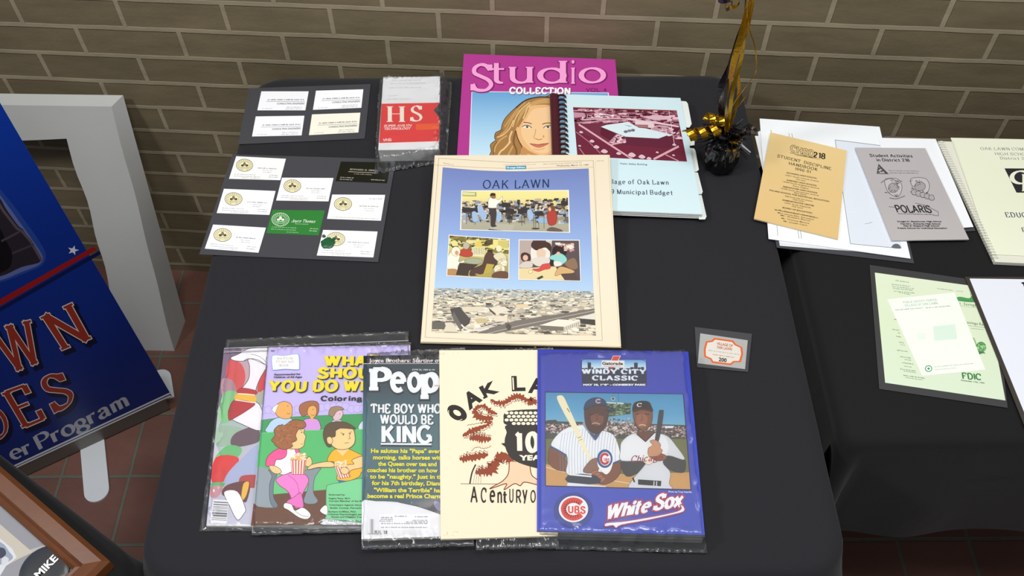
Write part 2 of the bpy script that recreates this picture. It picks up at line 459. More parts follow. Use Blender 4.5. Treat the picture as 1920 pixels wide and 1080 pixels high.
# ------------------------------------------------------------------ the setting: brick wall and tiled floor
def brickmat(name, bw, rh, mortar, c1, c2, cm, offset, swap, bump, noise_amt, rough):
    m = bpy.data.materials.new(name); m.use_nodes = True; nt = m.node_tree; b = nt.nodes['Principled BSDF']; N = nt.nodes.new
    tc = N('ShaderNodeTexCoord'); sp = N('ShaderNodeSeparateXYZ'); cb = N('ShaderNodeCombineXYZ'); br = N('ShaderNodeTexBrick')
    nt.links.new(tc.outputs['Object'], sp.inputs[0])
    nz0 = N('ShaderNodeTexNoise'); nz0.inputs['Scale'].default_value = 9.0; nz0.inputs['Detail'].default_value = 3
    nt.links.new(tc.outputs['Object'], nz0.inputs['Vector'])
    wob = N('ShaderNodeVectorMath'); wob.operation = 'MULTIPLY_ADD'
    wob.inputs[1].default_value = (0.004, 0.004, 0.004)
    nt.links.new(sp.outputs[0], cb.inputs[0]); nt.links.new(sp.outputs[2 if swap else 1], cb.inputs[1])
    nt.links.new(nz0.outputs['Color'], wob.inputs[0]); nt.links.new(cb.outputs[0], wob.inputs[2])
    nt.links.new(wob.outputs[0], br.inputs['Vector'])
    br.offset = offset; br.offset_frequency = 2; br.squash = 1.0
    br.inputs['Color1'].default_value = hexc(c1); br.inputs['Color2'].default_value = hexc(c2); br.inputs['Mortar'].default_value = hexc(cm)
    br.inputs['Scale'].default_value = 1.0; br.inputs['Mortar Size'].default_value = mortar; br.inputs['Mortar Smooth'].default_value = 0.25
    br.inputs['Bias'].default_value = 0.0; br.inputs['Brick Width'].default_value = bw; br.inputs['Row Height'].default_value = rh
    nz = N('ShaderNodeTexNoise'); nz.inputs['Scale'].default_value = 14; nz.inputs['Detail'].default_value = 8; nz.inputs['Roughness'].default_value = 0.65
    st = N('ShaderNodeMapping'); st.inputs['Scale'].default_value = (0.5, 1.0, 2.2)
    nt.links.new(tc.outputs['Object'], st.inputs[0]); nt.links.new(st.outputs[0], nz.inputs['Vector'])
    mr = N('ShaderNodeMapRange'); mr.inputs['From Min'].default_value = 0.25; mr.inputs['From Max'].default_value = 0.75
    mr.inputs['To Min'].default_value = 1 - noise_amt; mr.inputs['To Max'].default_value = 1 + noise_amt
    nt.links.new(nz.outputs['Fac'], mr.inputs['Value'])
    mu = N('ShaderNodeVectorMath'); mu.operation = 'SCALE'
    nt.links.new(br.outputs['Color'], mu.inputs[0]); nt.links.new(mr.outputs[0], mu.inputs['Scale']); nt.links.new(mu.outputs[0], b.inputs['Base Color'])
    fine = N('ShaderNodeTexNoise'); fine.inputs['Scale'].default_value = 160; fine.inputs['Detail'].default_value = 5
    nt.links.new(tc.outputs['Object'], fine.inputs['Vector'])
    ad = N('ShaderNodeMath'); ad.operation = 'MULTIPLY_ADD'; ad.inputs[1].default_value = 0.10
    inv = N('ShaderNodeMath'); inv.operation = 'MULTIPLY'; inv.inputs[1].default_value = bump
    nt.links.new(br.outputs['Fac'], inv.inputs[0]); nt.links.new(fine.outputs['Fac'], ad.inputs[0]); nt.links.new(inv.outputs[0], ad.inputs[2])
    bp = N('ShaderNodeBump'); bp.inputs['Strength'].default_value = 0.6; bp.inputs['Distance'].default_value = 0.006
    nt.links.new(ad.outputs[0], bp.inputs['Height']); nt.links.new(bp.outputs['Normal'], b.inputs['Normal'])
    b.inputs['Roughness'].default_value = rough; b.inputs['Specular IOR Level'].default_value = 0.3
    return m
WA = -0.0698
WN = Vector((-math.sin(WA), math.cos(WA), 0)); WD = Vector((math.cos(WA), math.sin(WA), 0)); WP = WN * 1.40
BW, RH = 0.199, 0.0663
wall = meshobj('wall_back', *box(-2.6, 0.0, -0.757, 2.6, 0.12, 2.2), brickmat('tan_glazed_brick', BW, RH, 0.0055, '#7d7159', '#736851', '#9e937b', 0.5, True, 0.9, 0.22, 0.55))
wall.location = WP + WD * (-1.026 + BW / 2 + 0.002) + Vector((0, 0, 0.757)); wall.rotation_euler = (0, 0, WA); tag(wall, kind='structure')
floor = meshobj('floor', *box(-2.6, -1.2, -0.05, 2.6, 2.2, 0.0), brickmat('red_quarry_tile', 0.1488, 0.155, 0.0045, '#6b4a40', '#62433b', '#5c5a50', 0.0, False, -0.8, 0.15, 0.5))
floor.location = (-0.838 + 0.1488 * 4 + 0.002, 0.895, 0)
for v in floor.data.vertices: v.co.x -= floor.location.x; v.co.y -= floor.location.y
tag(floor, kind='structure')

# ------------------------------------------------------------------ tables and cloths
def clothmat(name, col, crease=True):
    m = mat(name, col, 0.85, 0, 0.25); nt = m.node_tree; b = nt.nodes['Principled BSDF']; N = nt.nodes.new
    b.inputs['Sheen Weight'].default_value = 0.08; b.inputs['Sheen Roughness'].default_value = 0.5
    tc = N('ShaderNodeTexCoord'); n1 = N('ShaderNodeTexNoise'); n1.inputs['Scale'].default_value = 5; n1.inputs['Detail'].default_value = 5; n1.inputs['Distortion'].default_value = 1.2
    n2 = N('ShaderNodeTexNoise'); n2.inputs['Scale'].default_value = 900
    nt.links.new(tc.outputs['Object'], n1.inputs['Vector']); nt.links.new(tc.outputs['Object'], n2.inputs['Vector'])
    a = N('ShaderNodeMath'); a.operation = 'MULTIPLY_ADD'; a.inputs[1].default_value = 0.03
    nt.links.new(n2.outputs['Fac'], a.inputs[0]); nt.links.new(n1.outputs['Fac'], a.inputs[2])
    bp = N('ShaderNodeBump'); bp.inputs['Strength'].default_value = 0.35; bp.inputs['Distance'].default_value = 0.012
    nt.links.new(a.outputs[0], bp.inputs['Height']); nt.links.new(bp.outputs['Normal'], b.inputs['Normal'])
    return m
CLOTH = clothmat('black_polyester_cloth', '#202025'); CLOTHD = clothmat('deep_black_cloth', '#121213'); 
WOODTOP = mat('grey_table_laminate', '#8b8880', 0.5); STEEL = mat('grey_steel_tube', '#6d6f70', 0.35, 0.9)
def tablecloth(label, cx, cy, hx, hy, rot, ztop, drop, seed, m, R=0.05, creases=(), loc=None, flare=(0.03, 0.05), nofl=(), clamp=None):
    r = 0.014; V, F = [], []; step = 0.0145
    nx = int((2 * hx + 2 * drop) / step); ny = int((2 * hy + 2 * drop) / step)
    for j in range(ny + 1):
        for i in range(nx + 1):
            s = -hx - drop + (2 * hx + 2 * drop) * i / nx; t = -hy - drop + (2 * hy + 2 * drop) * j / ny
            q = (max(-hx + R, min(hx - R, s)), max(-hy + R, min(hy - R, t)))
            dx, dy = s - q[0], t - q[1]; d = math.hypot(dx, dy) - (R - r)
            if d <= 0:
                w = noise.noise(Vector((s * 4, t * 4, seed))) * 0.0007 - 0.0009
                for (ax, pos, amp) in creases:
                    e = abs((t if ax == 'y' else s) - pos - noise.noise(Vector((s * 3, t * 3, 7))) * 0.004)
                    w -= amp * max(0, 1 - e / 0.022)
                x, y, z = s, t, ztop + min(w, 0)
            else:
                L = math.hypot(dx, dy); ux, uy = dx / L, dy / L
                bx, by = q[0] + ux * (R - r), q[1] + uy * (R - r)
                if d < r * math.pi / 2: a = d / r; h, dn = r * math.sin(a), r * (1 - math.cos(a))
                else:
                    dn = d - r * math.pi / 2; cm = min(1, 2 * abs(ux * uy))
                    per = (s * abs(uy) + t * abs(ux)) * 26 + math.atan2(uy, ux) * 4
                    fl = flare[0] + flare[1] * (0.5 + 0.5 * math.sin(per + seed * 2.1 + 1.3 * noise.noise(Vector((s * 5, t * 5, seed)))))
                    for k, sgn in nofl:
                        if (ux, uy)[k] * sgn > 0.7: fl *= 0.12
                    h = r + dn * (fl + 0.32 * cm); dn = r + dn * (1 - 0.1 * cm)
                x, y, z = bx + ux * h, by + uy * h, ztop - dn
            c, sn = math.cos(rot), math.sin(rot)
            X, Y = cx + x * c - y * sn, cy + x * sn + y * c
            if clamp: X, Y = clamp(X, Y, z)
            V.append((X, Y, z))
    for j in range(ny):
        for i in range(nx):
            a = j * (nx + 1) + i; F.append((a, a + 1, a + nx + 2, a + nx + 1))
    # a hair of thickness: the underside, 1 mm below
    n = len(V)
    V2 = [(v[0], v[1], v[2] - 0.001) for v in V]; F2 = [tuple(i + n for i in reversed(f)) for f in F]
    o = meshobj('tablecloth', V + V2, F + F2, m, smooth=True, loc=loc or (cx, cy, ztop))
    return tag(o, label, 'tablecloth', 'black tablecloths')
def table(label, cx, cy, hx, hy, rot, ztop, cat='table'):
    t = thing('folding_table', label, cat, (cx, cy, 0), 'tables under black cloths')
    def R(v): 
        c, s = math.cos(rot), math.sin(rot); return [(cx + x * c - y * s, cy + x * s + y * c, z) for x, y, z in v]
    R0 = 0.05; loop = []
    for sx, sy, a0 in ((1, 1, 0), (-1, 1, 90), (-1, -1, 180), (1, -1, 270)):
        for k in range(7):
            a = math.radians(a0 + 15 * k); loop.append((sx * (hx - R0) + R0 * math.cos(a), sy * (hy - R0) + R0 * math.sin(a)))
    V, F = prism([(x, y, ztop - .009) for x, y in loop], [(x, y, ztop - .036) for x, y in loop])
    meshobj('tabletop', R(V), F, WOODTOP, t)
    for sx in (-1, 1):
        for sy in (-1, 1):
            x, y = sx * (hx - .1), sy * (hy - .1)
            V, F = tube(R([(x, y, ztop - .036), (x + sx * .015, y + sy * .015, 0.0)]), 0.014, 10); meshobj('leg', V, F, STEEL, t)
    return t
TX, TY, THX, THY = -0.026, 0.868, 0.447, 0.468
def wally(x): return 1.40 - 0.07 * x - 0.006
def mainclamp(x, y, z): return (min(x, 0.432) if y > 0.5 else min(x, 0.432 + (0.5 - y)), min(y, wally(x) - 0.004))
def rightclamp(x, y, z): return (max(x, 0.444), min(y, wally(x) - 0.004))
table('square folding table under the middle black cloth', TX, TY, THX - .018, THY - .018, 0, TABLE)
tablecloth('wrinkled black cloth on the middle table under the newspaper', TX, TY, THX, THY, 0, TABLE, 0.30, 1.0, CLOTH, 0.06, (('y', 0.0, 0.0035), ('x', 0.215, 0.002)), flare=(0.05, 0.07), nofl=((0, 1), (1, 1)), clamp=mainclamp)
RX, RY, RHX, RHY = 1.106, 0.868, 0.66, 0.29
table('folding table on the right under the smooth black cloth', RX, RY, RHX - .018, RHY - .018, 0, TABLE)
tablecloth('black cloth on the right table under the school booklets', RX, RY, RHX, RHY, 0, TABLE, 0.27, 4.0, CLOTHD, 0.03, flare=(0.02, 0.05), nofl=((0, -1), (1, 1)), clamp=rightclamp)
# the left table is turned; only one corner of it is in view
LA = math.atan2(0.406 - 0.575, -0.437 + 0.689); le = Vector((math.cos(LA), math.sin(LA), 0)); ln = Vector((-le.y, le.x, 0))
lc = Vector((-0.437, 0.406, 0)) - le * 0.03; lcen = lc - le * 0.30 - ln * 0.30
table('folding table at the left under the picture frame', lcen.x, lcen.y, 0.282, 0.282, LA, TABLE)
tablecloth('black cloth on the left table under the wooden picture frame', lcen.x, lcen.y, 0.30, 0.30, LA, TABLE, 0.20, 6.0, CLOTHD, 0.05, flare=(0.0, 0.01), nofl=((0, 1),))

# ------------------------------------------------------------------ banner stand
A = un(311, 772, 0); B = un(72, 883, 0); be = (A - B).normalized(); bn = Vector((be.y, -be.x, 0))
if bn.y > 0: bn = -bn
D8 = crop(0, 560, 2.076); D7 = crop(0, 140, 2.076); D9 = crop(0, 280, 575 / 330)
banner = thing('banner_stand', 'tall dark blue pull-up banner stand with red letters and silver base', 'banner stand', (A + B) / 2)
SILV = mat('brushed_silver', '#77746e', 0.4, 0.6, bump=0.05, bscale=60); WPL = mat('white_powder_coat', '#cdd3d8', 0.45)
# silver cassette on the floor
rt = A + be * 0.012; lf = A - be * 0.86; prof = [(0.0, 0.004), (0.0, 0.05), (-0.012, 0.056), (-0.05, 0.056), (-0.085, 0.045), (-0.095, 0.03), (-0.095, 0.004)]
V = [p - bn * 0 + bn * a + Vector((0, 0, z)) for p in (rt, lf) for a, z in prof]; n = len(prof)
F = [tuple(range(n)), tuple(range(2 * n - 1, n - 1, -1))] + [(i, i + n, (i + 1) % n + n, (i + 1) % n) for i in range(n)]
meshobj('base_cassette', V, F, SILV, banner)
def foot(c, dirv, L, w, name='foot'):
    s = Vector((-dirv.y, dirv.x, 0)); loop = [c + s * w / 2, c - s * w / 2]
    for k in range(13):
        a = -math.pi / 2 + math.pi * k / 12; loop.append(c + dirv * (L - w / 2 + w / 2 * math.cos(a)) + s * (w / 2 * math.sin(a)))
    return meshobj(name, *prism([p + Vector((0, 0, .0045)) for p in loop], [p + Vector((0, 0, 0.0)) for p in loop]), WPL, banner)
f0, f1 = un(183, 940, 0.004), un(173, 833, 0.004)
fd = (f0 - f1).normalized(); foot(Vector((f1.x, f1.y, 0)) - fd * 0.04, fd, (f0 - f1).length + 0.04, 0.052)
g1 = un(322, 700, 0.004); foot(Vector((g1.x, g1.y, 0)) + fd * 0.06 - be * 0.028, -fd, 0.085, 0.05)
# printed banner sheet, vertical
bp0 = A + bn * 0.002
ba = Art(bp0, bn)
def bpt(px): return ba.pt(px, 0)
def bquad(zt, zb): pass
br_, bl_ = A + be * 0.006 + bn * 0.002, A - be * 0.84 + bn * 0.002
def proj(p):
    d = ROT.transposed() @ (Vector(p) - CAM); return (960 + FPX * d.x / -d.z, 540 - FPX * d.y / -d.z)
BZ = 1.42
# right edge follows the photo's edge line
c0 = ba.pt((319, 737), 0); xr = c0 + (be * 0)
corn = [Vector((bl_.x, bl_.y, BZ)), Vector((xr.x, xr.y, BZ)), Vector((xr.x, xr.y, 0.05)), Vector((bl_.x, bl_.y, 0.05))]
V, F = prism(corn[::-1], [p - bn * 0.0009 for p in corn[::-1]])
base = len(ba.V); ba.V += [Vector(v) for v in V]
for k, f in enumerate(F): ba.F.append([i + base for i in f]); ba.C.append([hexc('#0a2f8a')] * len(f)); ba.M.append(0)
def b3(u, z): return bl_.lerp(Vector((xr.x, xr.y, 0)), u) * 1 + Vector((0, 0, z))
def bpx(u, z): return proj(Vector((b3(u, 0).x, b3(u, 0).y, z)))
# printed blue, deeper towards the bottom of the print
ba.grad([bpx(0, BZ), bpx(1, BZ), bpx(1, .054), bpx(0, .054)], ['#2059c8', '#1449bc', '#0d3ca8', '#0a3090', '#082670'])
# printed photo of a cap with its white glow
ba.blob(D9((-90, 60), (-20, 110), (30, 165), (75, 225), (125, 295), (150, 345), (135, 380), (80, 405), (0, 435), (-90, 450)), '#26489c')
ba.blob(D9((-90, 85), (-20, 128), (26, 185), (66, 240), (112, 305), (140, 352), (126, 378), (72, 400), (0, 428), (-90, 438)), '#6470ac')
ba.blob(D9((-90, 110), (-10, 150), (20, 195), (58, 248), (75, 262), (90, 285), (110, 320), (135, 365), (70, 385), (0, 415), (-90, 420)), '#2a2630')
ba.blob(D9((-90, 180), (-10, 245), (20, 300), (40, 345), (20, 395), (-90, 410)), '#120f16')
ba.line(D9((-20, 150), (10, 200), (55, 258), (72, 268), (100, 300), (135, 362)), 5, '#5a5058')
ba.line(D9((5, 300), (62, 270)), 4, '#4e444c'); ba.line(D9((40, 340), (108, 312)), 4, '#463c44')
st = []
sx, sy = D9((239, 330))[0]
for k in range(10):
    a = -math.pi / 2 + 0.25 + math.pi * k / 5; r = 11 if k % 2 == 0 else 4.4; st.append((sx + r * math.cos(a), sy + r * math.sin(a) * 0.85))
ba.poly(st, '#e8e8f0')
ba.poly(D9((-60, 520), (0, 490), (305, 318), (318, 328), (0, 512), (-60, 545)), '#a11a1c')
ba.line(D9((-60, 556), (0, 524), (325, 338)), 7, '#061a50')
# raised-look letters: dark halo, white edge, red face
def bletter(ch, quad, st=dict(thick=.155, thin=.055, serif=.12, st=.045)):
    """quad: TL, TR, BR, BL in photo pixels"""
    qs0, _ = glyph(ch, dict(st, grow=0)); xs = [p[0] for q in qs0 for p in q]; ys = [p[1] for q in qs0 for p in q]
    a, b, c, d = min(xs), max(xs), min(ys), max(ys)
    for grow, col, off in ((.06, '#041038', (7, 6)), (.032, '#e9d9d2', (0, 0)), (.006, '#a03526', (0, 0))):
        qs, _ = glyph(ch, dict(st, grow=grow))
        ba.quads([[(p[0] + off[0], p[1] + off[1]) for p in [bil(quad, (x - a) / (b - a), 1 - (y - c) / (d - c)) for x, y in q]] for q in qs], col)
bletter('W', D9((-42, 592), (98, 556), (148, 690), (30, 735)))
bletter('N', D9((130, 545), (232, 498), (300, 622), (205, 660)))
bletter('O', D9((-75, 862), (-5, 830), (42, 920), (-30, 965)))
bletter('E', D9((5, 795), (88, 765), (150, 880), (75, 912)))
bletter('S', D9((118, 745), (205, 728), (248, 822), (180, 866)))
ba.serif('Program', D9((128, 982))[0], D9((418, 838))[0], 24, '#b9bcc6', dict(thick=.22, thin=.08, serif=.1, st=.06), up=(-.5, -1), gap=-.12)
ba.serif('er', D9((42, 1015))[0], D9((106, 990))[0], 24, '#b9bcc6', dict(thick=.22, thin=.08, serif=.1, st=.06), up=(-.5, -1), gap=-.12)
ba.line([D9((30, 1042))[0], D9((557, 796))[0]], 3.0, '#e4e6ea'); ba.line([D9((30, 1050))[0], D9((557, 805))[0]], 2.6, '#e4e6ea')
ba.build('banner_sheet', banner, GLOSS)
pole = banner
meshobj('support_pole', *tube([A - be * 0.43 - bn * 0.05 + Vector((0, 0, 0.05)), A - be * 0.43 - bn * 0.045 + Vector((0, 0, BZ + .02))], 0.007), SILV, banner)
meshobj('top_rail', *join(prism([Vector((p.x, p.y, BZ + .02)) + bn * a for p, a in ((corn[0], .006), (corn[1], .006), (corn[1], -.008), (corn[0], -.008))],
    [Vector((p.x, p.y, BZ - .012)) + bn * a for p, a in ((corn[0], .006), (corn[1], .006), (corn[1], -.008), (corn[0], -.008))])), SILV, banner)

# ------------------------------------------------------------------ white hollow display frame leaning on the wall
fr = thing('display_frame', 'large white hollow box frame leaning against the brick wall', 'frame', (-1.15, 1.28, 0))
WHT = mat('white_paper_covering', '#b4b5b3', 0.7, 0, 0.2, bump=0.25, bscale=14, vary=0.04)
F0 = Vector((-0.808, 1.218, 0.0)); F1 = Vector((-0.808, 1.428, 0.584)); fx = Vector((-1, 0.03, 0)).normalized()
B0 = Vector((-0.80, 1.305, 0.0)); B1 = Vector((-0.785, 1.447, 0.597))
def fplane(px):
    n = (F1 - F0).cross(fx).normalized(); d = ROT @ Vector(((px[0] - 960) / FPX, (540 - px[1]) / FPX, -1.0))
    return CAM + d * ((F0 - CAM).dot(n) / d.dot(n))
W_ = 0.72
h0, h1 = fplane(D7((328, 250))[0]), fplane(D7((450, 790))[0])
fn = (F1 - F0).cross(fx).normalized()
fa = lambda u, v: F0.lerp(F1, v) + fx * (u * W_)
def fb(u, v):
    p = B0.lerp(B1, v); return p + fx * (u * W_)
ui = 0.155; vt = (h0.z) / F1.z; vb = 0.15
def wav(k, amp=.0045): return amp * math.sin(k * .75) * math.sin(k * .33 + 1)
# moulding: front face with hole, outer side, inner side, top - subdivided so the paper can buckle
NV = 16
def bar(name, a0, a1):
    """a0,a1: functions t -> (outer uv, inner uv)"""
    V, F = [], []
    for i in range(NV + 1):
        t = i / NV; (uo, vo), (u2, v2) = a0(t), a1(t); w = wav(i)
        V += [fa(uo, vo) + fx * w * .5, fa(u2, v2) + fx * w, fb(u2, v2) + fx * w, fb(uo, vo)]
    for i in range(NV):
        a, b = i * 4, i * 4 + 4
        for k in range(4): F.append((a + k, a + (k + 1) % 4, b + (k + 1) % 4, b + k))
    F.append((3, 2, 1, 0)); n = NV * 4; F.append((n, n + 1, n + 2, n + 3))
    o = meshobj(name, V, F, WHT, fr, smooth=True)
    bm = bmesh.new(); bm.from_mesh(o.data); bmesh.ops.recalc_face_normals(bm, faces=bm.faces); bm.to_mesh(o.data); bm.free()
    o.data.set_sharp_from_angle(angle=0.5)
    return o
bar('side_panel', lambda t: (0, t), lambda t: (ui - .01 * t * (1 - t), vb + (vt - vb) * t))
bar('side_panel', lambda t: (1, t), lambda t: (1 - ui, vb + (vt - vb) * t))
bar('top_panel', lambda t: (t, 1), lambda t: (ui + (1 - 2 * ui) * t, vt - .012 * math.sin(t * 5)))
bar('bottom_panel', lambda t: (t, 0), lambda t: (ui + (1 - 2 * ui) * t, vb))

# ------------------------------------------------------------------ wooden picture frame and badge on the left table
PZ = TABLE + 0.024
pc = un(203.7, 1049.4, PZ); pa = un(0, 873, PZ); pe = (pa - pc).normalized(); pn = Vector((pe.y, -pe.x, 0))
if pn.y > 0: pn = -pn
PW, PH = 0.46, 0.36
pic = thing('picture_frame', 'brown wooden picture frame lying flat on the left table', 'picture frame', (pc + pe * PW / 2 + pn * PH / 2).to_2d().to_3d() + Vector((0, 0, TABLE)))
WOOD = mat('stained_oak', '#63381a', 0.38, 0, 0.5, bump=0.08, bscale=30, vary=0.25)
prof = [(0.0, 0.0), (0.0, 0.018), (0.006, 0.024), (0.022, 0.022), (0.026, 0.016), (0.030, 0.017), (0.034, 0.012), (0.034, 0.0)]
def P3(u, v, z): return Vector((pc.x, pc.y, TABLE)) + pe * u + pn * v + Vector((0, 0, z))
for (c1, c2, d1, d2) in (((0, 0), (PW, 0), (1, 1), (-1, 1)), ((0, PH), (PW, PH), (1, -1), (-1, -1)), ((0, 0), (0, PH), (1, 1), (1, -1)), ((PW, 0), (PW, PH), (-1, 1), (-1, -1))):
    V = []
    for c, d in ((c1, d1), (c2, d2)):
        for i, z in prof: V.append(P3(c[0] + d[0] * i, c[1] + d[1] * i, z + .0005))
    n = len(prof); F = [tuple(range(n)), tuple(range(2 * n - 1, n - 1, -1))] + [(i, i + n, (i + 1) % n + n, (i + 1) % n) for i in range(n)]
    o = meshobj('moulding', V, F, WOOD, pic)
    bm = bmesh.new(); bm.from_mesh(o.data); bmesh.ops.recalc_face_normals(bm, faces=bm.faces); bm.to_mesh(o.data); bm.free()
pp = Art(P3(0, 0, .009))
Q = [P3(.03, .03, 0), P3(PW - .03, .03, 0), P3(PW - .03, PH - .03, 0), P3(.03, PH - .03, 0)]
def fpx(p): return proj(Vector((p.x, p.y, TABLE + .009)))
pp.sheet([fpx(q) for q in Q], '#8b8c92', 0.004)
G8 = crop(0, 880, 5.4)
pp.poly(G8((-300, 380), (0, 555), (330, 840), (190, 905), (0, 1010), (-300, 1200)), '#b9b3a6')
pp.poly(G8((300, 815), (550, 738), (560, 750), (330, 840)), '#a9a9ac')
pp.poly(G8((-300, 640), (0, 700), (120, 800), (170, 890), (60, 980), (0, 1080), (-300, 1300)), '#c9cdd2')
pp.blob(G8((-200, 700), (10, 740), (90, 830), (130, 900), (20, 960), (-200, 1000)), '#8f98a8')
pp.blob(G8((20, 890), (50, 880), (90, 910), (60, 960), (20, 970)), '#c4c6cc'); pp.blob(G8((-30, 800), (40, 800), (60, 860), (0, 900)), '#3c4152')
pp.build('photo_print', pic, GLOSS)
bc = un(82, 1066, TABLE + .0135)
bdg = thing('badge', 'round dark button badge reading MIKE on the framed picture', 'badge', Vector((bc.x, bc.y, TABLE + .0092)))
RB = 0.031; V, F = [], []; rings = [(0.0, .0046), (.5, .0042), (.8, .003), (.95, .0012), (1.0, 0.0002), (.93, 0.0)]
for r, z in rings:
    for k in range(32):
        a = k * math.pi / 16; V.append((bc.x + RB * max(r, .001) * math.cos(a), bc.y + RB * max(r, .001) * math.sin(a), TABLE + .0092 + z))
for i in range(5):
    for k in range(32): k2 = (k + 1) % 32; F.append((i * 32 + k, (i + 1) * 32 + k, (i + 1) * 32 + k2, i * 32 + k2))
F.append(tuple(range(32))); F.append(tuple(range(6 * 32 - 1, 5 * 32 - 1, -1)))
meshobj('badge_shell', V, F, mat('dark_glossy_badge', '#3d3e40', 0.2, 0, 0.6), bdg, smooth=True)
bt = Art((0, 0, TABLE + .0144))
bt.text('MIKE', G8((395, 1105))[0], G8((592, 905))[0], 13.5, '#eceaea', 0.03, up=(-.75, -.62))
bt.build('badge_lettering', bdg, GLOSS)

# ------------------------------------------------------------------ sheets, magazines and booklets on the middle table
Z0 = TABLE + 0.0006
def filmsheet(name, q, z, m, nx, ny, fn, parent=None, label=None, cat=None, group=None, th=0.0002):
    """thin film with thickness; q photo corners at height z; fn(u,v)->extra height"""
    V, F = [], []
    for k in (0, 1):
        for j in range(ny + 1):
            for i in range(nx + 1):
                p = un(*bil(q, i / nx, j / ny), z); V.append((p.x, p.y, z + fn(i / nx, j / ny) - k * th))
    n = (nx + 1) * (ny + 1)
    for j in range(ny):
        for i in range(nx):
            a = j * (nx + 1) + i; b = (a, a + nx + 1, a + nx + 2, a + 1); F.append(b)
            if j in (0, ny - 1) or i in (0, nx - 1): F.append(tuple(n + t for t in reversed(b)))
    rim = [i for i in range(nx + 1)] + [j * (nx + 1) + nx for j in range(1, ny + 1)] + [ny * (nx + 1) + i for i in range(nx - 1, -1, -1)] + [j * (nx + 1) for j in range(ny - 1, 0, -1)]
    for a, b in zip(rim, rim[1:] + rim[:1]): F.append((a, b, b + n, a + n))
    loc = None
    if not parent:
        c = un(*bil(q, .5, .5), z); loc = (c.x, c.y, z)
    o = meshobj(name, V, F, m, parent, smooth=True, loc=loc)
    return tag(o, label, cat, group)
def wr(x, y, s, f=14): return noise.noise(Vector((x * f, y * f, s)))
def bag(label, q, zt, mar, seed, amp=0.0035, zfloor=Z0, group=None, nx=56, ny=70, tall=None):
    """open clear bag lying over a flat thing of top height zt; mar = (left, top, right, bottom) free margins as fractions"""
    q = [tuple(p) for p in q]; gap = ART_TOP + .0010
    def fn(u, v):
        d = 9.0
        for k, t in ((mar[0], u), (mar[1], v), (mar[2], 1 - u), (mar[3], 1 - v)):
            if k > 0.001: d = min(d, t / k)
        e = max(0, min(1, d)); ins = max(0, min(1, (d - 1.0) / 0.5))
        h = (zt + gap - zfloor) * (e * e * (3 - 2 * e)) if d < 1 else (zt + gap - zfloor)
        w = (wr(u * 1.2, v * 1.2, seed, 9) * .4 + wr(u * 2 + v, v * 1.5, seed + 3, 16) * .6 + abs(wr(u * 2.2 - v, v * 2, seed + 9, 18)) * .5) * amp * 1.3
        w2 = (0.5 + wr(u, v * 2.2, seed + 5, 3)) * .0006 + max(0, wr(u * .5, v * .8, seed + 7, 5) - .1) * .0011 * math.sin(v * 75 + u * 14 + 5 * wr(u, v, seed, 4))
        k = (1 - ins) * 1.3
        w = w * k + w2 * ins
        k = 1.0
        return max(0.0006 + zfloor - q_z, h + (w * k if d < 1.0 else max(w, -.0005)) + zfloor - q_z)
    q_z = zt
    return filmsheet('plastic_sleeve', q, zt, FILM, nx, ny, fn, None, label, 'plastic sleeve', group or 'clear plastic sleeves on the middle table')

# ---- two laminated sheets of business cards
def laminate(label, q, cards, z=Z0 + .0004, cat='laminated sheet', curl=None, groups=None):
    c = un(*bil(q, .5, .5), z); t = thing('laminated_sheet', label, cat, Vector((c.x, c.y, TABLE)))
    a = Art((0, 0, z), page=q); a.sheet(q, '#4a4b50', 0.0004)
    a.build('laminate_border', t, LAMBACK)
    return t
LAMBACK = mat('laminated_backing', '#43444a', 0.32, 0, 0.45)
C1 = crop(400, 120, 4); C2 = crop(360, 280, 4.8)
tA = laminate('black laminated sheet of four white engineering cards, beside the video tape', C1((268, 182), (1180, 150), (1135, 560), (185, 602)), 0)
def card(t, q, col, draw, label=None, dz=0.0004):
    a = Art((0, 0, Z0 + .0004 + dz), page=q); a.sheet(q, col, 0.0003)
    draw(a, q); o = a.build('business_card', t, GLOSS)
    if label: o['label'] = label
def at(q, u, v): return bil(q, u, v)
def engcard(a, q):
    for k, (u0, u1, v, h) in enumerate(((.17, .95, .47, 2.4),)): a.micro(at(q, u0, v), at(q, u1, v), h, '#5a5a60', 3)
    a.line([at(q, .15, .54), at(q, .96, .545)], .7, '#8a8a8e')
    a.text('CONSULTING ENGINEERS', at(q, .38, .69), at(q, .96, .685), 3.0, '#3c3c44', .02)
    a.micro(at(q, .6, .86), at(q, .93, .855), 1.7, '#9a9aa0', 5); a.micro(at(q, .58, .95), at(q, .93, .945), 1.7, '#9a9aa0', 6); a.micro(at(q, .1, .93), at(q, .32, .93), 1.6, '#a8a8ae', 7)
for k, q in enumerate((C1((360, 205), (715, 205), (690, 347), (330, 347)), C1((770, 200), (1125, 190), (1110, 328), (747, 343)), C1((318, 393), (683, 388), (662, 535), (290, 543)), C1((740, 378), (1103, 365), (1088, 513), (717, 533)))):
    card(tA, q, ('#f4f6fb', '#f6f7fb', '#f4f6fb', '#f3f1e2')[k], engcard, 'slightly cream business card' if k == 3 else None)
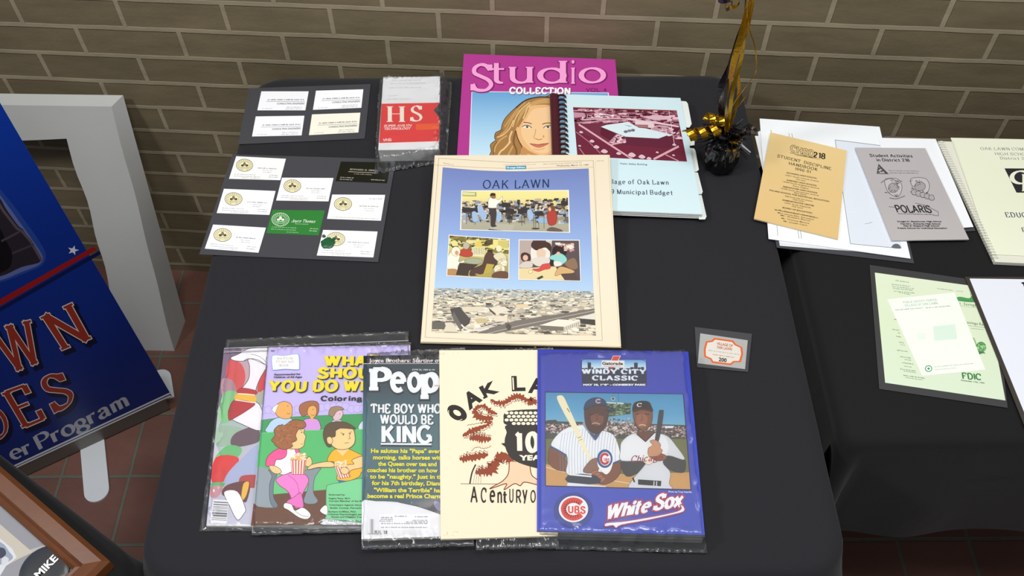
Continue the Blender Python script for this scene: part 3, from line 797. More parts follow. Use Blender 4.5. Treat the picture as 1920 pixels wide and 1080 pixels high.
def seal(a, c, r, ink, fill=None, k=.74, mid='#7d7a58'):
    if fill: a.ell(c, r, r * k, fill)
    a.ring(c, r, k, 1.0, ink); a.ring(c, r * .62, k, .6, ink)
    for i in range(22):
        t = i * 2 * math.pi / 22
        if 1.2 < t < 1.9: continue
        p = (c[0] + r * .8 * math.cos(t), c[1] + r * .8 * k * math.sin(t)); a.ell(p, .9, .8, ink, n=6)
    a.ell((c[0] - r * .25, c[1] + r * .02), r * .2, r * .14, ink, n=8); a.ell((c[0] + r * .28, c[1] + r * .02), r * .2, r * .14, ink, n=8)
    a.ell((c[0], c[1] - r * .18), r * .17, r * .22, mid, n=8); a.line([(c[0] - r * .4, c[1] + r * .25), (c[0] + r * .4, c[1] + r * .25)], .9, mid)
def vilcard(su, sv, name_u, name_v, seed, ink='#4f4a38', tint='#f1e9bf', gray='#8a8a90', corner=False):
    def f(a, q):
        w = q[1][0] - q[0][0]; c = at(q, su, sv)
        seal(a, c, w * .165, ink, tint)
        a.micro(at(q, name_u, name_v), at(q, name_u + .38, name_v + .01), 2.3, gray, seed)
        a.micro(at(q, name_u + .1, name_v + .09), at(q, name_u + .3, name_v + .095), 1.4, '#a4a4aa', seed + 1)
        a.micro(at(q, name_u + .12, name_v + .17), at(q, name_u + .29, name_v + .175), 1.4, '#a4a4aa', seed + 2)
        if corner:
            a.micro(at(q, .72, .17), at(q, .96, .175), 1.8, gray, seed + 3); a.micro(at(q, .06, .93), at(q, .96, .95), 1.5, '#a4a4aa', seed + 4)
        else:
            for i in range(2): a.micro(at(q, .08, .8 + i * .085), at(q, .5 + .1 * i, .81 + i * .085), 1.5, '#a4a4aa', seed + 5 + i)
            a.micro(at(q, .25, .95), at(q, .6, .955), 1.4, '#a4a4aa', seed + 9)
            for i in range(2): a.micro(at(q, .76, .8 + i * .085), at(q, .94, .81 + i * .085), 1.5, gray, seed + 7 + i)
    return f
tB = laminate('black laminated sheet of eight mixed business cards with round seals', C2((365, 45), (1835, 90), (1675, 1015), (65, 945)), 0)
def ink8(*p): return C2(*p)
card(tB, C2((398, 62), (845, 85), (795, 277), (333, 265)), '#f6f5f3', vilcard(.22, .38, .5, .5, 11))
card(tB, C2((810, 255), (1273, 258), (1228, 468), (757, 460)), '#f8f8f8', vilcard(.24, .36, .52, .48, 21))
card(tB, C2((287, 355), (752, 375), (697, 590), (222, 573)), '#f4f7fb', vilcard(.24, .4, .52, .52, 31))
card(tB, C2((1262, 407), (1738, 410), (1700, 642), (1215, 625)), '#f8f8f8', vilcard(.24, .38, .55, .47, 41, corner=True))
card(tB, C2((190, 677), (665, 705), (598, 930), (115, 893)), '#f4f7fb', vilcard(.24, .4, .5, .47, 51))
card(tB, C2((1180, 725), (1670, 740), (1632, 972), (1123, 955)), '#f8f8f8', vilcard(.27, .34, .5, .46, 61))
def blackcard(a, q):
    a.text('EDWARD G. GRRAN', at(q, .22, .42), at(q, .8, .45), 3.0, '#a9a79a', .01); a.line([at(q, .2, .5), at(q, .8, .53)], .8, '#c9b49a')
    a.micro(at(q, .32, .62), at(q, .68, .64), 1.6, '#9a988c', 3)
    for i in range(2): a.micro(at(q, .07, .82 + i * .1), at(q, .33, .83 + i * .1), 1.8, '#b5b3a8', 8 + i)
    a.micro(at(q, .68, .88), at(q, .95, .89), 2.0, '#b5b3a8', 12)
card(tB, C2((1340, 110), (1790, 118), (1755, 305), (1292, 285)), '#17180f', blackcard, 'black business card with pale print')
def greencard(a, q):
    seal(a, at(q, .2, .4), 16, '#dfe8d8', '#3c8a42', .76, '#e6eede')
    a.serif('Joyce Thomas', at(q, .42, .5), at(q, .86, .5), 5.4, '#eaf2e6', dict(thick=.16, thin=.08, serif=0), sl=.25)
    a.micro(at(q, .5, .58), at(q, .75, .58), 1.3, '#bcd8b8', 2)
    for i in range(2): a.micro(at(q, .07, .74 + i * .09), at(q, .55, .75 + i * .09), 1.6, '#a9d0a6', 4 + i)
    a.micro(at(q, .38, .93), at(q, .62, .93), 1.5, '#a9d0a6', 7)
    for i in range(2): a.micro(at(q, .8, .75 + i * .09), at(q, .96, .76 + i * .09), 1.7, '#c8e0c4', 9 + i)
card(tB, C2((725, 545), (1197, 550), (1140, 775), (668, 755)), '#2f7d36', greencard, 'green business card with white seal')
# dark green crinkled disc
gc = un(614.6, 455, Z0 + .003); tok = thing('green_disc', 'small crinkled dark green disc on the lower right white card', 'disc', Vector((gc.x, gc.y, Z0 + .0011)))
V, F = [], []; R_ = 0.0112
for ri, (r, z) in enumerate(((0.02, .0030), (.4, .0031), (.75, .0029), (.92, .0022), (1.0, .001), (.96, 0.0))):
    for k in range(36):
        a = k * math.pi / 18; rr = R_ * r * (1 + .05 * math.sin(5 * a) + .03 * math.sin(9 * a + 1)); w = .0004 * math.sin(3 * a + ri) * (r > .1) * (z > .002)
        V.append((gc.x + rr * math.cos(a), gc.y + rr * math.sin(a), Z0 + .0011 + z + w))
for i in range(5):
    for k in range(36): k2 = (k + 1) % 36; F.append((i * 36 + k, (i + 1) * 36 + k, (i + 1) * 36 + k2, i * 36 + k2))
F += [tuple(range(36)), tuple(range(215, 179, -1))]
GRN = mat('green_wax', '#1d5a38', 0.3, 0, 0.5, bump=.4, bscale=260)
meshobj('disc_body', V, F, GRN, tok, smooth=True)
for px in ((607, 442), (626, 447)):
    c = un(*px, Z0 + .003); V, F = [], []
    for r, z in ((.1, .0034), (.7, .003), (1.0, .0)):
        for k in range(14): a = k * math.pi / 7; V.append((c.x + .0032 * r * math.cos(a), c.y + .0026 * r * math.sin(a), Z0 + .0011 + z))
    for i in range(2):
        for k in range(14): k2 = (k + 1) % 14; F.append((i * 14 + k, (i + 1) * 14 + k, (i + 1) * 14 + k2, i * 14 + k2))
    F += [tuple(range(14)), tuple(range(41, 27, -1))]; meshobj('lobe', V, F, GRN, tok, smooth=True)

# ---- video tape in a clear bag
ZT = TABLE + 0.027
tq = C1((1275, 98), (1700, 93), (1690, 640), (1237, 646))
c = un(*bil(tq, .5, .5), ZT); vt_ = thing('video_tape', 'video cassette in white and red card sleeve lettered HS', 'video tape', Vector((c.x, c.y, TABLE)))
a = Art((0, 0, ZT), page=tq)
P = [un(*p, ZT) for p in tq[::-1]]
meshobj('card_sleeve', *prism([p + Vector((0, 0, -.0004)) for p in P], [Vector((p.x, p.y, Z0)) for p in P]), mat('sleeve_side', '#b9bab6', 0.55), vt_)
a.sheet(tq, '#e9e9ea', 0.0004)
a.poly(C1((1262, 298), (1700, 290), (1690, 582), (1243, 597)), '#df2d2c')
a.poly(C1((1703, 288), (1702, 412), (1652, 346)), '#333438')
a.poly(C1((1520, 450), (1692, 446), (1690, 490), (1520, 494)), '#ea5a1f')
a.glyphbox('H', *C1((1300, 318))[0], *C1((1438, 434))[0], '#eeeadd', dict(thick=.22, thin=.04, serif=.17, st=.045))
a.glyphbox('S', *C1((1476, 310))[0], *C1((1568, 432))[0], '#eeeadd', dict(thick=.19, thin=.045, serif=.0, st=.045))
a.text('SUPER AVILYN', *C1((1278, 472), (1484, 468)), 4.2, '#f2ded8', .03, .25)
a.text('TECHNOLOGY', *C1((1278, 494), (1478, 490)), 4.2, '#f2ded8', .03, .25)
a.text('VHS:', *C1((1270, 580), (1338, 577)), 5.0, '#f2ded8', .03)
a.line(C1((1240, 596), (1690, 582)), 1.4, '#f0f0f0')
for i, (x0, x1, y) in enumerate(((1340, 1560, 128), (1330, 1600, 150), (1320, 1560, 182), (1310, 1390, 242), (1300, 1480, 268))): a.micro(*C1((x0, y), (x1, y - 3)), 2.0, '#c8c8c8', 70 + i)
a.build('sleeve_print', vt_, GLOSS)
qb = C1((1228, 90), (1786, 58), (1745, 655), (1195, 745))
bag('clear wrinkled plastic bag around the red and white video tape', qb, ZT, (.05, .028, .14, .055), 2.0, .009, nx=50, ny=60)

# ---- football magazine in its zip bag (lowest of the front row)
C6 = crop(370, 610, 4); C7 = crop(370, 830, 4)
def booklet(name, label, cat, q, z1, thick, edge, group=None, pages=True, pagecol='#d9d6cc', cover_t=.0004, extra=0.0):
    c = un(*bil(q, .5, .5), z1); t = thing(name, label, cat, Vector((c.x, c.y, z1 - thick)), group)
    if pages:
        P = [un(*p, z1) for p in (q[3], q[2], q[1], q[0])]; cc = sum(P, Vector()) / 4
        P = [p + (cc - p) * 0.004 for p in P]
        pg = Art((0, 0, z1 - cover_t), page=q); b = 0
        n = 5; V = []
        # page block whose edge steps slightly, leaf by leaf
        lay = []
        for k in range(n + 1):
            f = k / n; o = (0.0009 if k % 2 else 0.0) + extra * f
            lay.append([p + (p - cc).normalized() * o - Vector((0, 0, cover_t + (thick - cover_t) * f)) for p in P])
        F = []
        for L in lay: V += L
        for k in range(n):
            for i in range(4): j = (i + 1) % 4; F.append((k * 4 + i, (k + 1) * 4 + i, (k + 1) * 4 + j, k * 4 + j))
        F += [(0, 1, 2, 3), (n * 4 + 3, n * 4 + 2, n * 4 + 1, n * 4)]
        meshobj('pages', V, F, mat('page_edges', pagecol, 0.8) if pagecol not in PGM else PGM[pagecol], t)
    a = Art((0, 0, z1), page=q); a.sheet(q, edge, cover_t)
    return t, a
PGM = {}
ZF = Z0 + 0.005
fq = C6((200, 172), (1300, 150)) + C7((1290, 640), (68, 622))
ft, a = booklet('magazine', 'football magazine with white and red striped socks, left end of row', 'magazine', fq, ZF, .0045, '#c9c6cc')
a.clip = fq
a.grad([fq[0], bil(fq, .4, 0), bil(fq, .4, 1), fq[3]], ['#b5a3b8', '#c7a2a8', '#9cb39a', '#b6c0cc', '#c5b8c4', '#b9bccb', '#c6c4d4'])
B_ = a.blob
B_(C6((195, 170), (330, 180), (300, 260), (230, 400), (200, 520), (140, 640), (170, 400)), '#7d6a80')
B_(C6((240, 260), (330, 290), (360, 400), (310, 500), (240, 470), (215, 380)), '#d25455'); B_(C6((190, 400), (270, 420), (290, 520), (220, 560), (180, 500)), '#b08a94')
B_(C6((190, 520), (290, 500), (270, 640), (240, 720), (170, 720)), '#86c48a'); B_(C6((330, 640), (520, 600), (520, 760), (400, 800)), '#c3c2d4')
B_(C6((150, 760), (330, 770), (350, 860), (250, 900), (140, 900)), '#9fb8a4'); B_(C6((300, 800), (440, 760), (470, 860), (380, 900), (270, 910), (250, 860)), '#6d5662')
B_(C6((140, 980), (230, 900), (330, 920), (300, 990), (130, 1060)), '#6fba7b')
B_(C7((140, 110), (310, 115), (250, 260), (110, 300)), '#d8403f'); B_(C7((470, 20), (480, 300), (230, 320), (215, 250), (330, 120)), '#a9b2d0')
B_(C7((110, 300), (200, 300), (190, 330), (105, 330)), '#63b574'); B_(C7((100, 330), (190, 330), (150, 410), (95, 400)), '#c58f95'); B_(C7((330, 250), (480, 250), (480, 330), (330, 330)), '#b4474a')
# leg and shoe
B_(C6((490, 330), (540, 320), (530, 440), (470, 500), (450, 470)), '#cf4046')
B_(C6((385, 235), (392, 310), (385, 400), (335, 470), (300, 520), (240, 620), (240, 690), (330, 740), (470, 790), (500, 700), (470, 600), (430, 560), (440, 480), (470, 400), (515, 320), (540, 240)), '#ece7ec', '#2d2228', 1.1)
B_(C6((250, 242), (310, 215), (360, 185), (420, 170), (560, 165), (540, 300), (460, 262), (400, 250), (345, 268), (275, 264)), '#f3eff3', '#2d2228', 1.0)
a.curve(C6((400, 215), (470, 235), (530, 290)), .8, '#6a5c64'); a.curve(C6((345, 268), (400, 250), (520, 300)), .9, '#4a3c44')
B_(C6((330, 470), (440, 490), (430, 520), (305, 510)), '#b8323c', '#5a1f28', .8); B_(C6((302, 512), (430, 522), (425, 580), (285, 560)), '#e8b93f'); B_(C6((285, 562), (425, 582), (400, 620), (270, 700), (235, 705), (240, 620)), '#b8323c', '#6a1d28', 1)
a.line(C6((305, 512), (430, 522)), 1.6, '#f5f0ee'); a.line(C6((287, 560), (424, 580)), 1.6, '#f5f0ee')
B_(C7((185, 360), (240, 310), (390, 295), (370, 440), (330, 430), (280, 380), (200, 400)), '#6a3f42'); B_(C7((345, 310), (388, 300), (365, 400), (330, 430)), '#e7b84a')
B_(C7((200, 370), (300, 365), (360, 490), (350, 530), (300, 580), (240, 470)), '#f1ecf1', '#57262f', 1)
a.poly(C7((118, 425), (235, 432), (220, 608), (95, 600)), '#e8e6ea')
a.bars(C7((124, 440), (232, 446), (218, 588), (104, 582)), 16, '#6e6e74', 5, True)
a.poly(C7((90, 606), (420, 612), (420, 626), (80, 622)), '#d8dade')
a.build('cover', ft, GLOSS)
fbq = [C6((212, 92))[0], C6((1585, 30))[0], C7((1560, 655))[0], C7((8, 655))[0]]
fb_ = bag('clear zip bag around the football magazine at the left end', fbq, ZF, (.055, .09, .03, .035), 5.0, .004)
V, F = [], []
for k, t in enumerate((.055, .075)):
    f = [un(*bil(fbq, i / 20, t), ZF + .004) for i in range(21)]
    v, f2 = tube([p + Vector((0, 0, -.0005)) for p in f], .0006, 5); V, F = join((V, F), (v, f2))
meshobj('zip_strip', V, F, mat('clear_zip', '#a9adb2', 0.25), fb_)

# ---- colouring book
ZC = ZF + 0.0062
cq = C6((540, 165), (1595, 148)) + [(776, 983)] + C7((400, 620))
ct, a = booklet('coloring_book', 'lilac and green coloring book of cartoon children eating popcorn', 'coloring book', cq, ZC, .005, '#c9bdee')
a.clip = cq; A1 = crop(460, 640, 5.4); A2 = crop(460, 820, 5.4)
K1 = lambda *p: A1(*p)
a.poly([cq[0], cq[1], (773, 845), A1((150, 850))[0]], '#cbbdf0')
# distant seated heads as pale outlines
r = random.Random(4)
for i in range(20):
    x, y = 175 + i * 60, 690 + r.random() * 40 - (40 if 5 < i else 0)
    a.ell(A1((x, y))[0], 7.5, 7, '#cdc0f1', out='#a896cf', w=.7)
a.poly(A1((148, 800), (480, 765), (1190, 735), (1700, 715), (1690, 1000), (130, 960)), '#3ba05c')
a.curve(A1((148, 800), (480, 765), (1190, 735), (1700, 715)), .8, '#2d7d48')
# back row
INK = '#4a3326'
a.blob(A1((215, 920), (230, 850), (270, 800), (340, 770), (450, 775), (500, 830), (480, 930)), '#bcd7f0', INK, 1)
a.blob(A1((320, 640), (390, 608), (460, 635), (475, 700), (462, 770), (400, 785), (330, 760), (300, 700)), '#eeb060', INK, .9)
a.blob(A1((270, 690), (300, 650), (335, 640), (320, 680), (300, 725)), '#f2efe9', '#8a7a68', .6)
a.ell(A1((430, 655))[0], .8, 1, INK, n=8); a.curve(A1((420, 725), (440, 735), (455, 728)), .7, INK)
a.blob(A1((560, 900), (590, 800), (660, 780), (730, 790), (760, 850), (745, 900)), '#dc9be4', INK, 1)
a.blob(A1((545, 700), (560, 640), (640, 605), (730, 615), (745, 690), (720, 750), (640, 740), (580, 760)), '#a9683c', INK, .9)
a.blob(A1((640, 670), (690, 650), (720, 680), (715, 745), (680, 775), (630, 740)), '#eeb060', INK, .8); a.ell(A1((685, 690))[0], .8, 1, INK, n=8); a.curve(A1((665, 742), (685, 752), (700, 740)), .7, INK)
a.poly(A1((655, 765), (690, 770), (680, 820)), '#eeb060')
a.blob(A1((870, 850), (890, 800), (970, 800), (980, 850)), '#e9e2f4', INK, .8)
a.blob(A1((885, 720), (960, 690), (990, 730), (960, 790), (900, 800)), '#e6c3cf', INK, .8)
a.blob(A1((845, 720), (870, 670), (950, 658), (998, 690), (930, 705), (890, 760), (850, 750)), '#a08562', INK, .8); a.ell(A1((958, 735))[0], .7, .9, INK, n=8)
a.blob(A1((1150, 890), (1170, 820), (1230, 790), (1300, 830), (1300, 900)), '#d8e6f4', INK, .8)
# front bench
a.poly(A1((138, 932), (500, 905), (1240, 890), (1700, 885), (1690, 1120), (120, 1120)), '#56bd70')
a.poly(A2((125, 20), (1690, 10), (1690, 330), (560, 340), (105, 310)), '#56bd70')
a.curve(A1((138, 932), (500, 905), (1240, 890), (1700, 885)), 1.0, '#7ed592')
a.poly(A2((290, 340), (860, 300), (1700, 300), (1700, 545), (560, 560), (280, 580)), '#6dca82')
a.poly(A2((90, 600), (300, 575), (820, 530), (1650, 520), (1640, 880), (55, 895)), '#6e4631')
# grey bench arms
a.poly(smooth(A2((105, 318), (230, 325), (320, 380), (300, 420), (250, 600), (280, 690), (270, 712), (75, 660)), True, 3), '#98a3ab')
a.blob(A2((230, 325), (320, 375), (290, 450), (285, 600), (330, 690), (290, 712), (250, 640), (245, 480), (270, 390)), '#74838c', '#3f4a50', .9)
a.blob(A2((600, 340), (760, 310), (740, 350), (700, 420), (690, 560), (735, 640), (690, 675), (590, 650), (640, 480)), '#8b979f', '#3f4a50', .9)
# girl
a.blob(A2((310, 430), (380, 380), (520, 350), (610, 380), (640, 450), (570, 600), (590, 690), (500, 710), (440, 560), (350, 490)), '#ee86cf', '#8a2c66', 1.1)
a.blob(A2((430, 640), (500, 600), (560, 560), (590, 690), (560, 715), (480, 690), (420, 668)), '#e878c4', '#8a2c66', .9); a.curve(A2((430, 375), (520, 460), (545, 580)), .9, '#b04a90')
a.blob(A2((400, 665), (470, 680), (500, 740), (580, 710), (650, 760), (660, 800), (620, 830), (540, 810), (440, 740), (388, 710)), '#f4f2ee', '#4a4040', 1)
a.curve(A2((470, 680), (500, 740), (570, 790), (640, 800)), .8, '#8a8484')
a.blob(A2((285, 300), (300, 180), (400, 120), (520, 110), (560, 180), (560, 330), (470, 350), (380, 380), (300, 340)), '#f3eef2', '#5a3a4a', 1)
a.blob(A2((205, 270), (230, 190), (320, 120), (410, 105), (415, 180), (370, 220), (310, 230), (290, 285), (225, 295)), '#f0599a', '#7a1f4c', 1.1)
a.blob(A2((500, 108), (535, 110), (545, 150), (520, 170)), '#f0599a', '#7a1f4c', .9)
a.blob(A2((240, 290), (300, 290), (350, 320), (365, 355), (320, 370), (270, 350)), '#f3cf92', INK, .9)
a.blob(A2((610, 230), (650, 195), (675, 240), (665, 290), (620, 295), (600, 265)), '#f3cf92', INK, .9)
a.blob(A2((430, 60), (500, 60), (490, 120), (440, 125)), '#f3d193')
a.blob(A1((480, 1000), (510, 930), (540, 890), (600, 890), (590, 925), (612, 960), (600, 1010), (590, 1060), (530, 1090), (440, 1075)), '#f3d193', INK, 1)
a.ell(A1((570, 922))[0], 1.2, 1.2, INK, n=8); a.curve(A1((548, 895), (575, 900)), .8, INK); a.curve(A1((560, 1040), (585, 1040)), .7, INK)
a.blob(A1((265, 1000), (300, 950), (290, 900), (340, 850), (400, 850), (470, 800), (540, 795), (600, 815), (612, 860), (580, 880), (540, 890), (510, 950), (520, 1000), (470, 1030), (480, 1060), (440, 1085), (380, 1095), (310, 1060), (290, 1030)), '#a4653a', INK, 1.1)
r = random.Random(9)
for i in range(90):
    x, y = 320 + r.random() * 260, 830 + r.random() * 220
    if x > 500 and y > 890: continue
    a.L += -.5; a.ell(A1((x, y))[0], 1.1 + r.random(), .8, r.choice(('#c98a54', '#854a28', '#b97644')), r.random() * 3, 6)
def popcorn(P, q, seed):
    a.poly(P, '#f6ece6')
    for k in range(5):
        u = (k + .35) / 5; a.poly([bil(P, u, 0), bil(P, u + .1, 0), bil(P, u + .1, 1), bil(P, u, 1)], '#d6694f', .2)
    a.line(P, .7, '#8a4a3a', True); r = random.Random(seed)
    for i in range(40):
        c = bil(q, r.random(), r.random()); a.ell(c, 2.4 + r.random(), 2.2, r.choice(('#f4d79c', '#eebd78', '#f9ead0')), 0, 7, out='#c98a4a' if i % 3 == 0 else None, w=.5)
popcorn(A2((462, 230), (615, 225), (598, 375), (470, 375)), A2((480, 170), (610, 165), (610, 225), (465, 225)), 1)
# boy
a.blob(A2((830, 240), (870, 150), (940, 110), (1050, 120), (1180, 180), (1280, 220), (1270, 330), (1180, 350), (1150, 400), (1040, 440), (930, 430), (940, 330), (900, 250)), '#f2b81f', '#8a5a10', 1.1)
a.poly(A2((940, 430), (1050, 445), (1200, 400), (1300, 420), (1290, 470), (950, 470)), '#3a6d9c')
a.blob(A2((640, 300), (690, 270), (830, 245), (890, 260), (890, 300), (740, 305), (650, 325), (630, 320)), '#f3cf92', INK, 1)
a.blob(A2((1080, 230), (1190, 190), (1290, 230), (1200, 300), (1080, 330), (1040, 370), (980, 360), (960, 330), (1030, 280), (1100, 270)), '#f3cf92', INK, 1)
popcorn(A2((900, 290), (1020, 270), (1065, 400), (950, 420)), A2((900, 250), (1020, 235), (1030, 290), (905, 295)), 2)
a.blob(A2((960, 330), (1000, 300), (1050, 330), (1030, 370), (985, 370)), '#f3cf92', INK, .8)
a.poly(A2((925, 95), (1060, 95), (1040, 130), (985, 190), (930, 135)), '#f3d193')
a.blob(A1((880, 940), (960, 880), (1080, 880), (1110, 960), (1100, 1040), (1030, 1090), (930, 1090), (860, 1030)), '#f3d193', INK, 1.1)
a.blob(A1((790, 920), (820, 850), (900, 815), (1010, 818), (1090, 860), (1112, 888), (1000, 880), (920, 890), (910, 960), (870, 980), (870, 1060), (830, 1060), (795, 990)), '#5f4a30', INK, 1.1)
a.blob(A1((825, 980), (860, 965), (885, 1000), (870, 1040), (835, 1030)), '#f3d193', INK, .9)
a.ell(A1((990, 945))[0], 1.4, 1.4, INK, n=8); a.ell(A1((1060, 938))[0], 1.2, 1.4, INK, n=8); a.curve(A1((965, 925), (1005, 940)), .9, INK); a.curve(A1((1045, 935), (1075, 915)), .9, INK)
a.curve(A1((1050, 950), (1062, 985), (1042, 985)), .8, INK); a.curve(A1((1005, 1030), (1050, 1025)), .8, INK)
a.blob(A2((820, 520), (850, 480), (960, 460), (1300, 435), (1300, 865), (840, 840), (820, 780)), '#7fd197', '#3f8a58', 1)
a.blob(A2((755, 740), (800, 690), (830, 700), (830, 780), (790, 775)), '#f4f2ee', '#4a4040', .8)
a.blob(A2((780, 850), (820, 825), (1200, 870), (1200, 890), (790, 885)), '#d8dade', '#55504c', .8)
for i, (s_, y, x0, x1) in enumerate((('Endorsed by:', 588, 845, 1010), ('Regina Patty, M.D.', 625, 845, 1065), ('Current Member of the Bo', 652, 845, 1190), ('Volunteers Against Abuse', 692, 845, 1190), ('Butler County, Pennsylva', 722, 858, 1190), ('Barbara Griffiths, PhD.', 760, 840, 1125), ('Clinical Psychologist assi', 787, 840, 1190), ('Abuse and Neglect Trea', 813, 862, 1190), ('Calcutta Heath, Organizatio', 852, 838, 1190))):
    a.text(s_, *A2((x0, y), (x1, y + 1)), 2.9, '#123018', .03)
def title(t, x0, x1, y, h): a.heavy(t, *A1((x0, y), (x1, y)), h, '#f3de1c', (1.8, 1.6, '#1a1410'), dict(thick=.33, thin=.25, serif=.03, st=.2))
title('WHAT', 812, 1345, 245, 18); title('SHOULD', 740, 1500, 368, 18); title('YOU DO WHEN', 245, 1500, 500, 18)
a.heavy('Coloring Book', *A1((768, 600), (1455, 600)), 8.5, '#191420', None, dict(thick=.28, thin=.2, serif=.05, st=.14))
a.text('Recommended for', *A1((292, 343), (560, 338)), 3.2, '#2a2238', .035); a.text('Children of All Ages', *A1((286, 370), (572, 367)), 3.2, '#2a2238', .035)
a.blob(A1((268, 160), (300, 140), (390, 145), (500, 130), (540, 145), (545, 260), (530, 285), (400, 280), (290, 290), (275, 270)), '#f3f5f6', '#8fb4d8', 1, 3)
for t, y, x0, x1 in (("AN IT'S OK", 185, 318, 485), ("TO SAY NO!", 218, 305, 490), ("BOOK", 255, 345, 440)): a.text(t, *A1((x0, y), (x1, y)), 4.2, '#a08a84', .0)
a.text('$1.95', *C6((1492, 198), (1552, 197)), 3.6, '#1c1626', .02); a.text('IN CANADA', *C6((1505, 218), (1552, 217)), 2.2, '#6a6078'); a.text('8841', *A1((258, 102), (296, 100)), 2.4, '#2a2238', .02)
a.build('cover', ct, GLOSS)
bag('clear plastic bag around the lilac coloring book', C6((520, 120), (1600, 112)) + [(780, 992)] + C7((398, 682)), ZC, (.012, .045, .02, .05), 8.0, .005, ZF)

# ---- celebrity weekly in its bag
C8 = crop(670, 640, 5.1417); D1 = crop(670, 830, 5.1417)
ZP = ZC + 0.0058
pq = C8((60, 140)) + [(868, 664), (886, 1004)] + D1((40, 930))
pt_, a = booklet('magazine', 'dark teal weekly magazine with big white People title', 'magazine', pq, ZP, .005, '#4a626b')
a.clip = pq
a.grad(pq, ['#2c3b46', '#33454f', '#4b6b76', '#50727a', '#4a6a74', '#3c5561', '#34424d'])
a.poly(C8((58, 138), (1100, 120), (1100, 205), (58, 214)), '#20242c'); a.line(C8((60, 215), (1100, 212)), 1, '#c8ccd2')
a.text('Joyce Brothers: Starting over at 60', *C8((112, 203), (1010, 203)), 7.2, '#f0dfe0', .02)
a.line(C8((112, 205), (112, 205.1)), .1, '#f0dfe0')
for grow, col, dx in ((.09, '#1c2630', 3), (.02, '#eef0f2', 0)):
    x = lambda v: v + dx
    for ch, (x0, y0, x1, y1) in (('P', (118, 248, 330, 470)), ('e', (318, 295, 470, 492)), ('o', (482, 295, 618, 492)), ('p', (612, 300, 790, 552)), ('l', (800, 268, 840, 462)), ('e', (880, 305, 1000, 480))):
        p0, p1 = C8((x(x0), y0 + dx), (x(x1), y1 + dx)); a.glyphbox(ch, p0[0], p0[1], p1[0], p1[1], col, dict(thick=.27 if ch in 'Ppl' else .21, thin=.14, serif=.17, st=.13), grow)
a.text('JUNE 26, 1989 $1.79', *C8((528, 278), (745, 282)), 2.6, '#dfe3e6', .02); a.text('weekly', *C8((740, 436), (900, 436)), 4.5, '#b8505a', .0)
def sh(t, p0, p1, h, col='#eef0f2', b=.06): a.heavy(t, *C8(p0, p1), h, col, (1.1, 1.0, '#1c242c'), dict(thick=.28, thin=.18, serif=0))
sh('THE BOY WHO', (135, 690), (800, 690), 16); sh('WOULD BE', (228, 792), (725, 796), 16); sh('KING', (238, 970), (708, 975), 30, b=.075)
a.line(C8((230, 1006), (716, 1010)), 2.6, '#1c242c'); a.line(C8((228, 988), (712, 993)), 3.2, '#eef0f2')
for t, x0, x1, y in (('He salutes his "Papa" every', 132, 830, 97), ('morning, talks horses with', 152, 830, 160), ('the Queen over tea and', 200, 765, 222), ('coaches his brother on how', 95, 775, 283), ('to be "naughty." Just in time', 120, 890, 345), ('for his 7th birthday, Diana\'s', 140, 850, 408), ('"William the Terrible" has', 160, 820, 475), ('become a real Prince Charming', 98, 890, 532)):
    a.text(t, *D1((x0, y), (x1, y + 4)), 7.8, '#f0e62e', .035, 0, None, (.7, .6, '#26343c'))
a.blob(D1((560, 600), (700, 555), (1100, 560), (1100, 800), (790, 700), (640, 620)), '#4c4a4e')
a.poly(smooth(D1((30, 585), (180, 565), (400, 575), (560, 610), (690, 650), (800, 690), (1100, 800), (1100, 960), (30, 960)), True, 3), '#e3e3e6')
a.curve(D1((400, 575), (560, 610), (690, 650), (800, 690)), 1.2, '#4a3430')
a.blob(D1((735, 570), (760, 560), (800, 580), (800, 660), (760, 640), (740, 610)), '#8a86a8', '#3a3844', .8)
a.poly(D1((215, 690), (700, 690), (700, 840), (215, 835)), '#ebebec')
a.bars(D1((122, 735), (162, 738), (162, 880), (122, 875)), 7, '#6a6a6c', 3)
a.bars(D1((250, 848), (292, 848), (292, 880), (250, 880)), 6, '#3a3a3c', 6); a.bars(D1((162, 845), (228, 848), (228, 875), (165, 872)), 9, '#4a4a4c', 8)
for i, (x0, x1, y) in enumerate(((360, 480, 715), (555, 680, 720), (230, 340, 728), (225, 345, 745), (530, 680, 755), (215, 345, 762), (470, 680, 770), (230, 680, 785), (230, 680, 822), (105, 240, 885))): a.micro(*D1((x0, y), (x1, y)), 2.5, '#6c6c74', 90 + i)
a.build('cover', pt_, GLOSS)
bag('clear plastic bag around the teal weekly magazine', C8((90, 95)) + [(872, 648), (889, 1021)] + D1((34, 1018)), ZP, (.015, .045, .015, .055), 11.0, .006, ZC)

# ---- cream centenary booklet
ZK = ZP + 0.0048
kq = C8((790, 86)) + [(1035, 656), (1046, 1004)] + D1((803, 928))
kt, a = booklet('booklet', 'cream booklet with brown oak tree drawing and large dark acorn', 'booklet', kq, ZK, .004, '#f6e6c8', pagecol='#e0d4bb')
a.clip = kq
a.grad(kq, ['#f2e2c8', '#f1dfc4', '#f0ddc2'])
DK, BR = '#33302e', '#8f4a35'
def letter(t, p0, p1, h, up):
    a.text(t, *C8(p0, p1), h, DK, .05, 0, up)
letter('A', (1075, 660), (1205, 560), 24, (-.62, -1)); letter('K', (1215, 550), (1370, 478), 21, (-.42, -1)); letter('L', (1490, 473), (1622, 470), 27, (-.04, -1)); letter('A', (1645, 488), (1800, 500), 27, (.1, -1)); letter('W', (1830, 520), (1990, 570), 26, (.3, -1))
a.ell(C8((962, 690))[0], 20, 13, DK, .55); a.ell(C8((962, 690))[0], 8, 4.6, '#f6e6c8', .55)
a.curve(C8((880, 665), (885, 710), (925, 750), (975, 765), (1010, 750)), 1.1, '#f6e6c8')
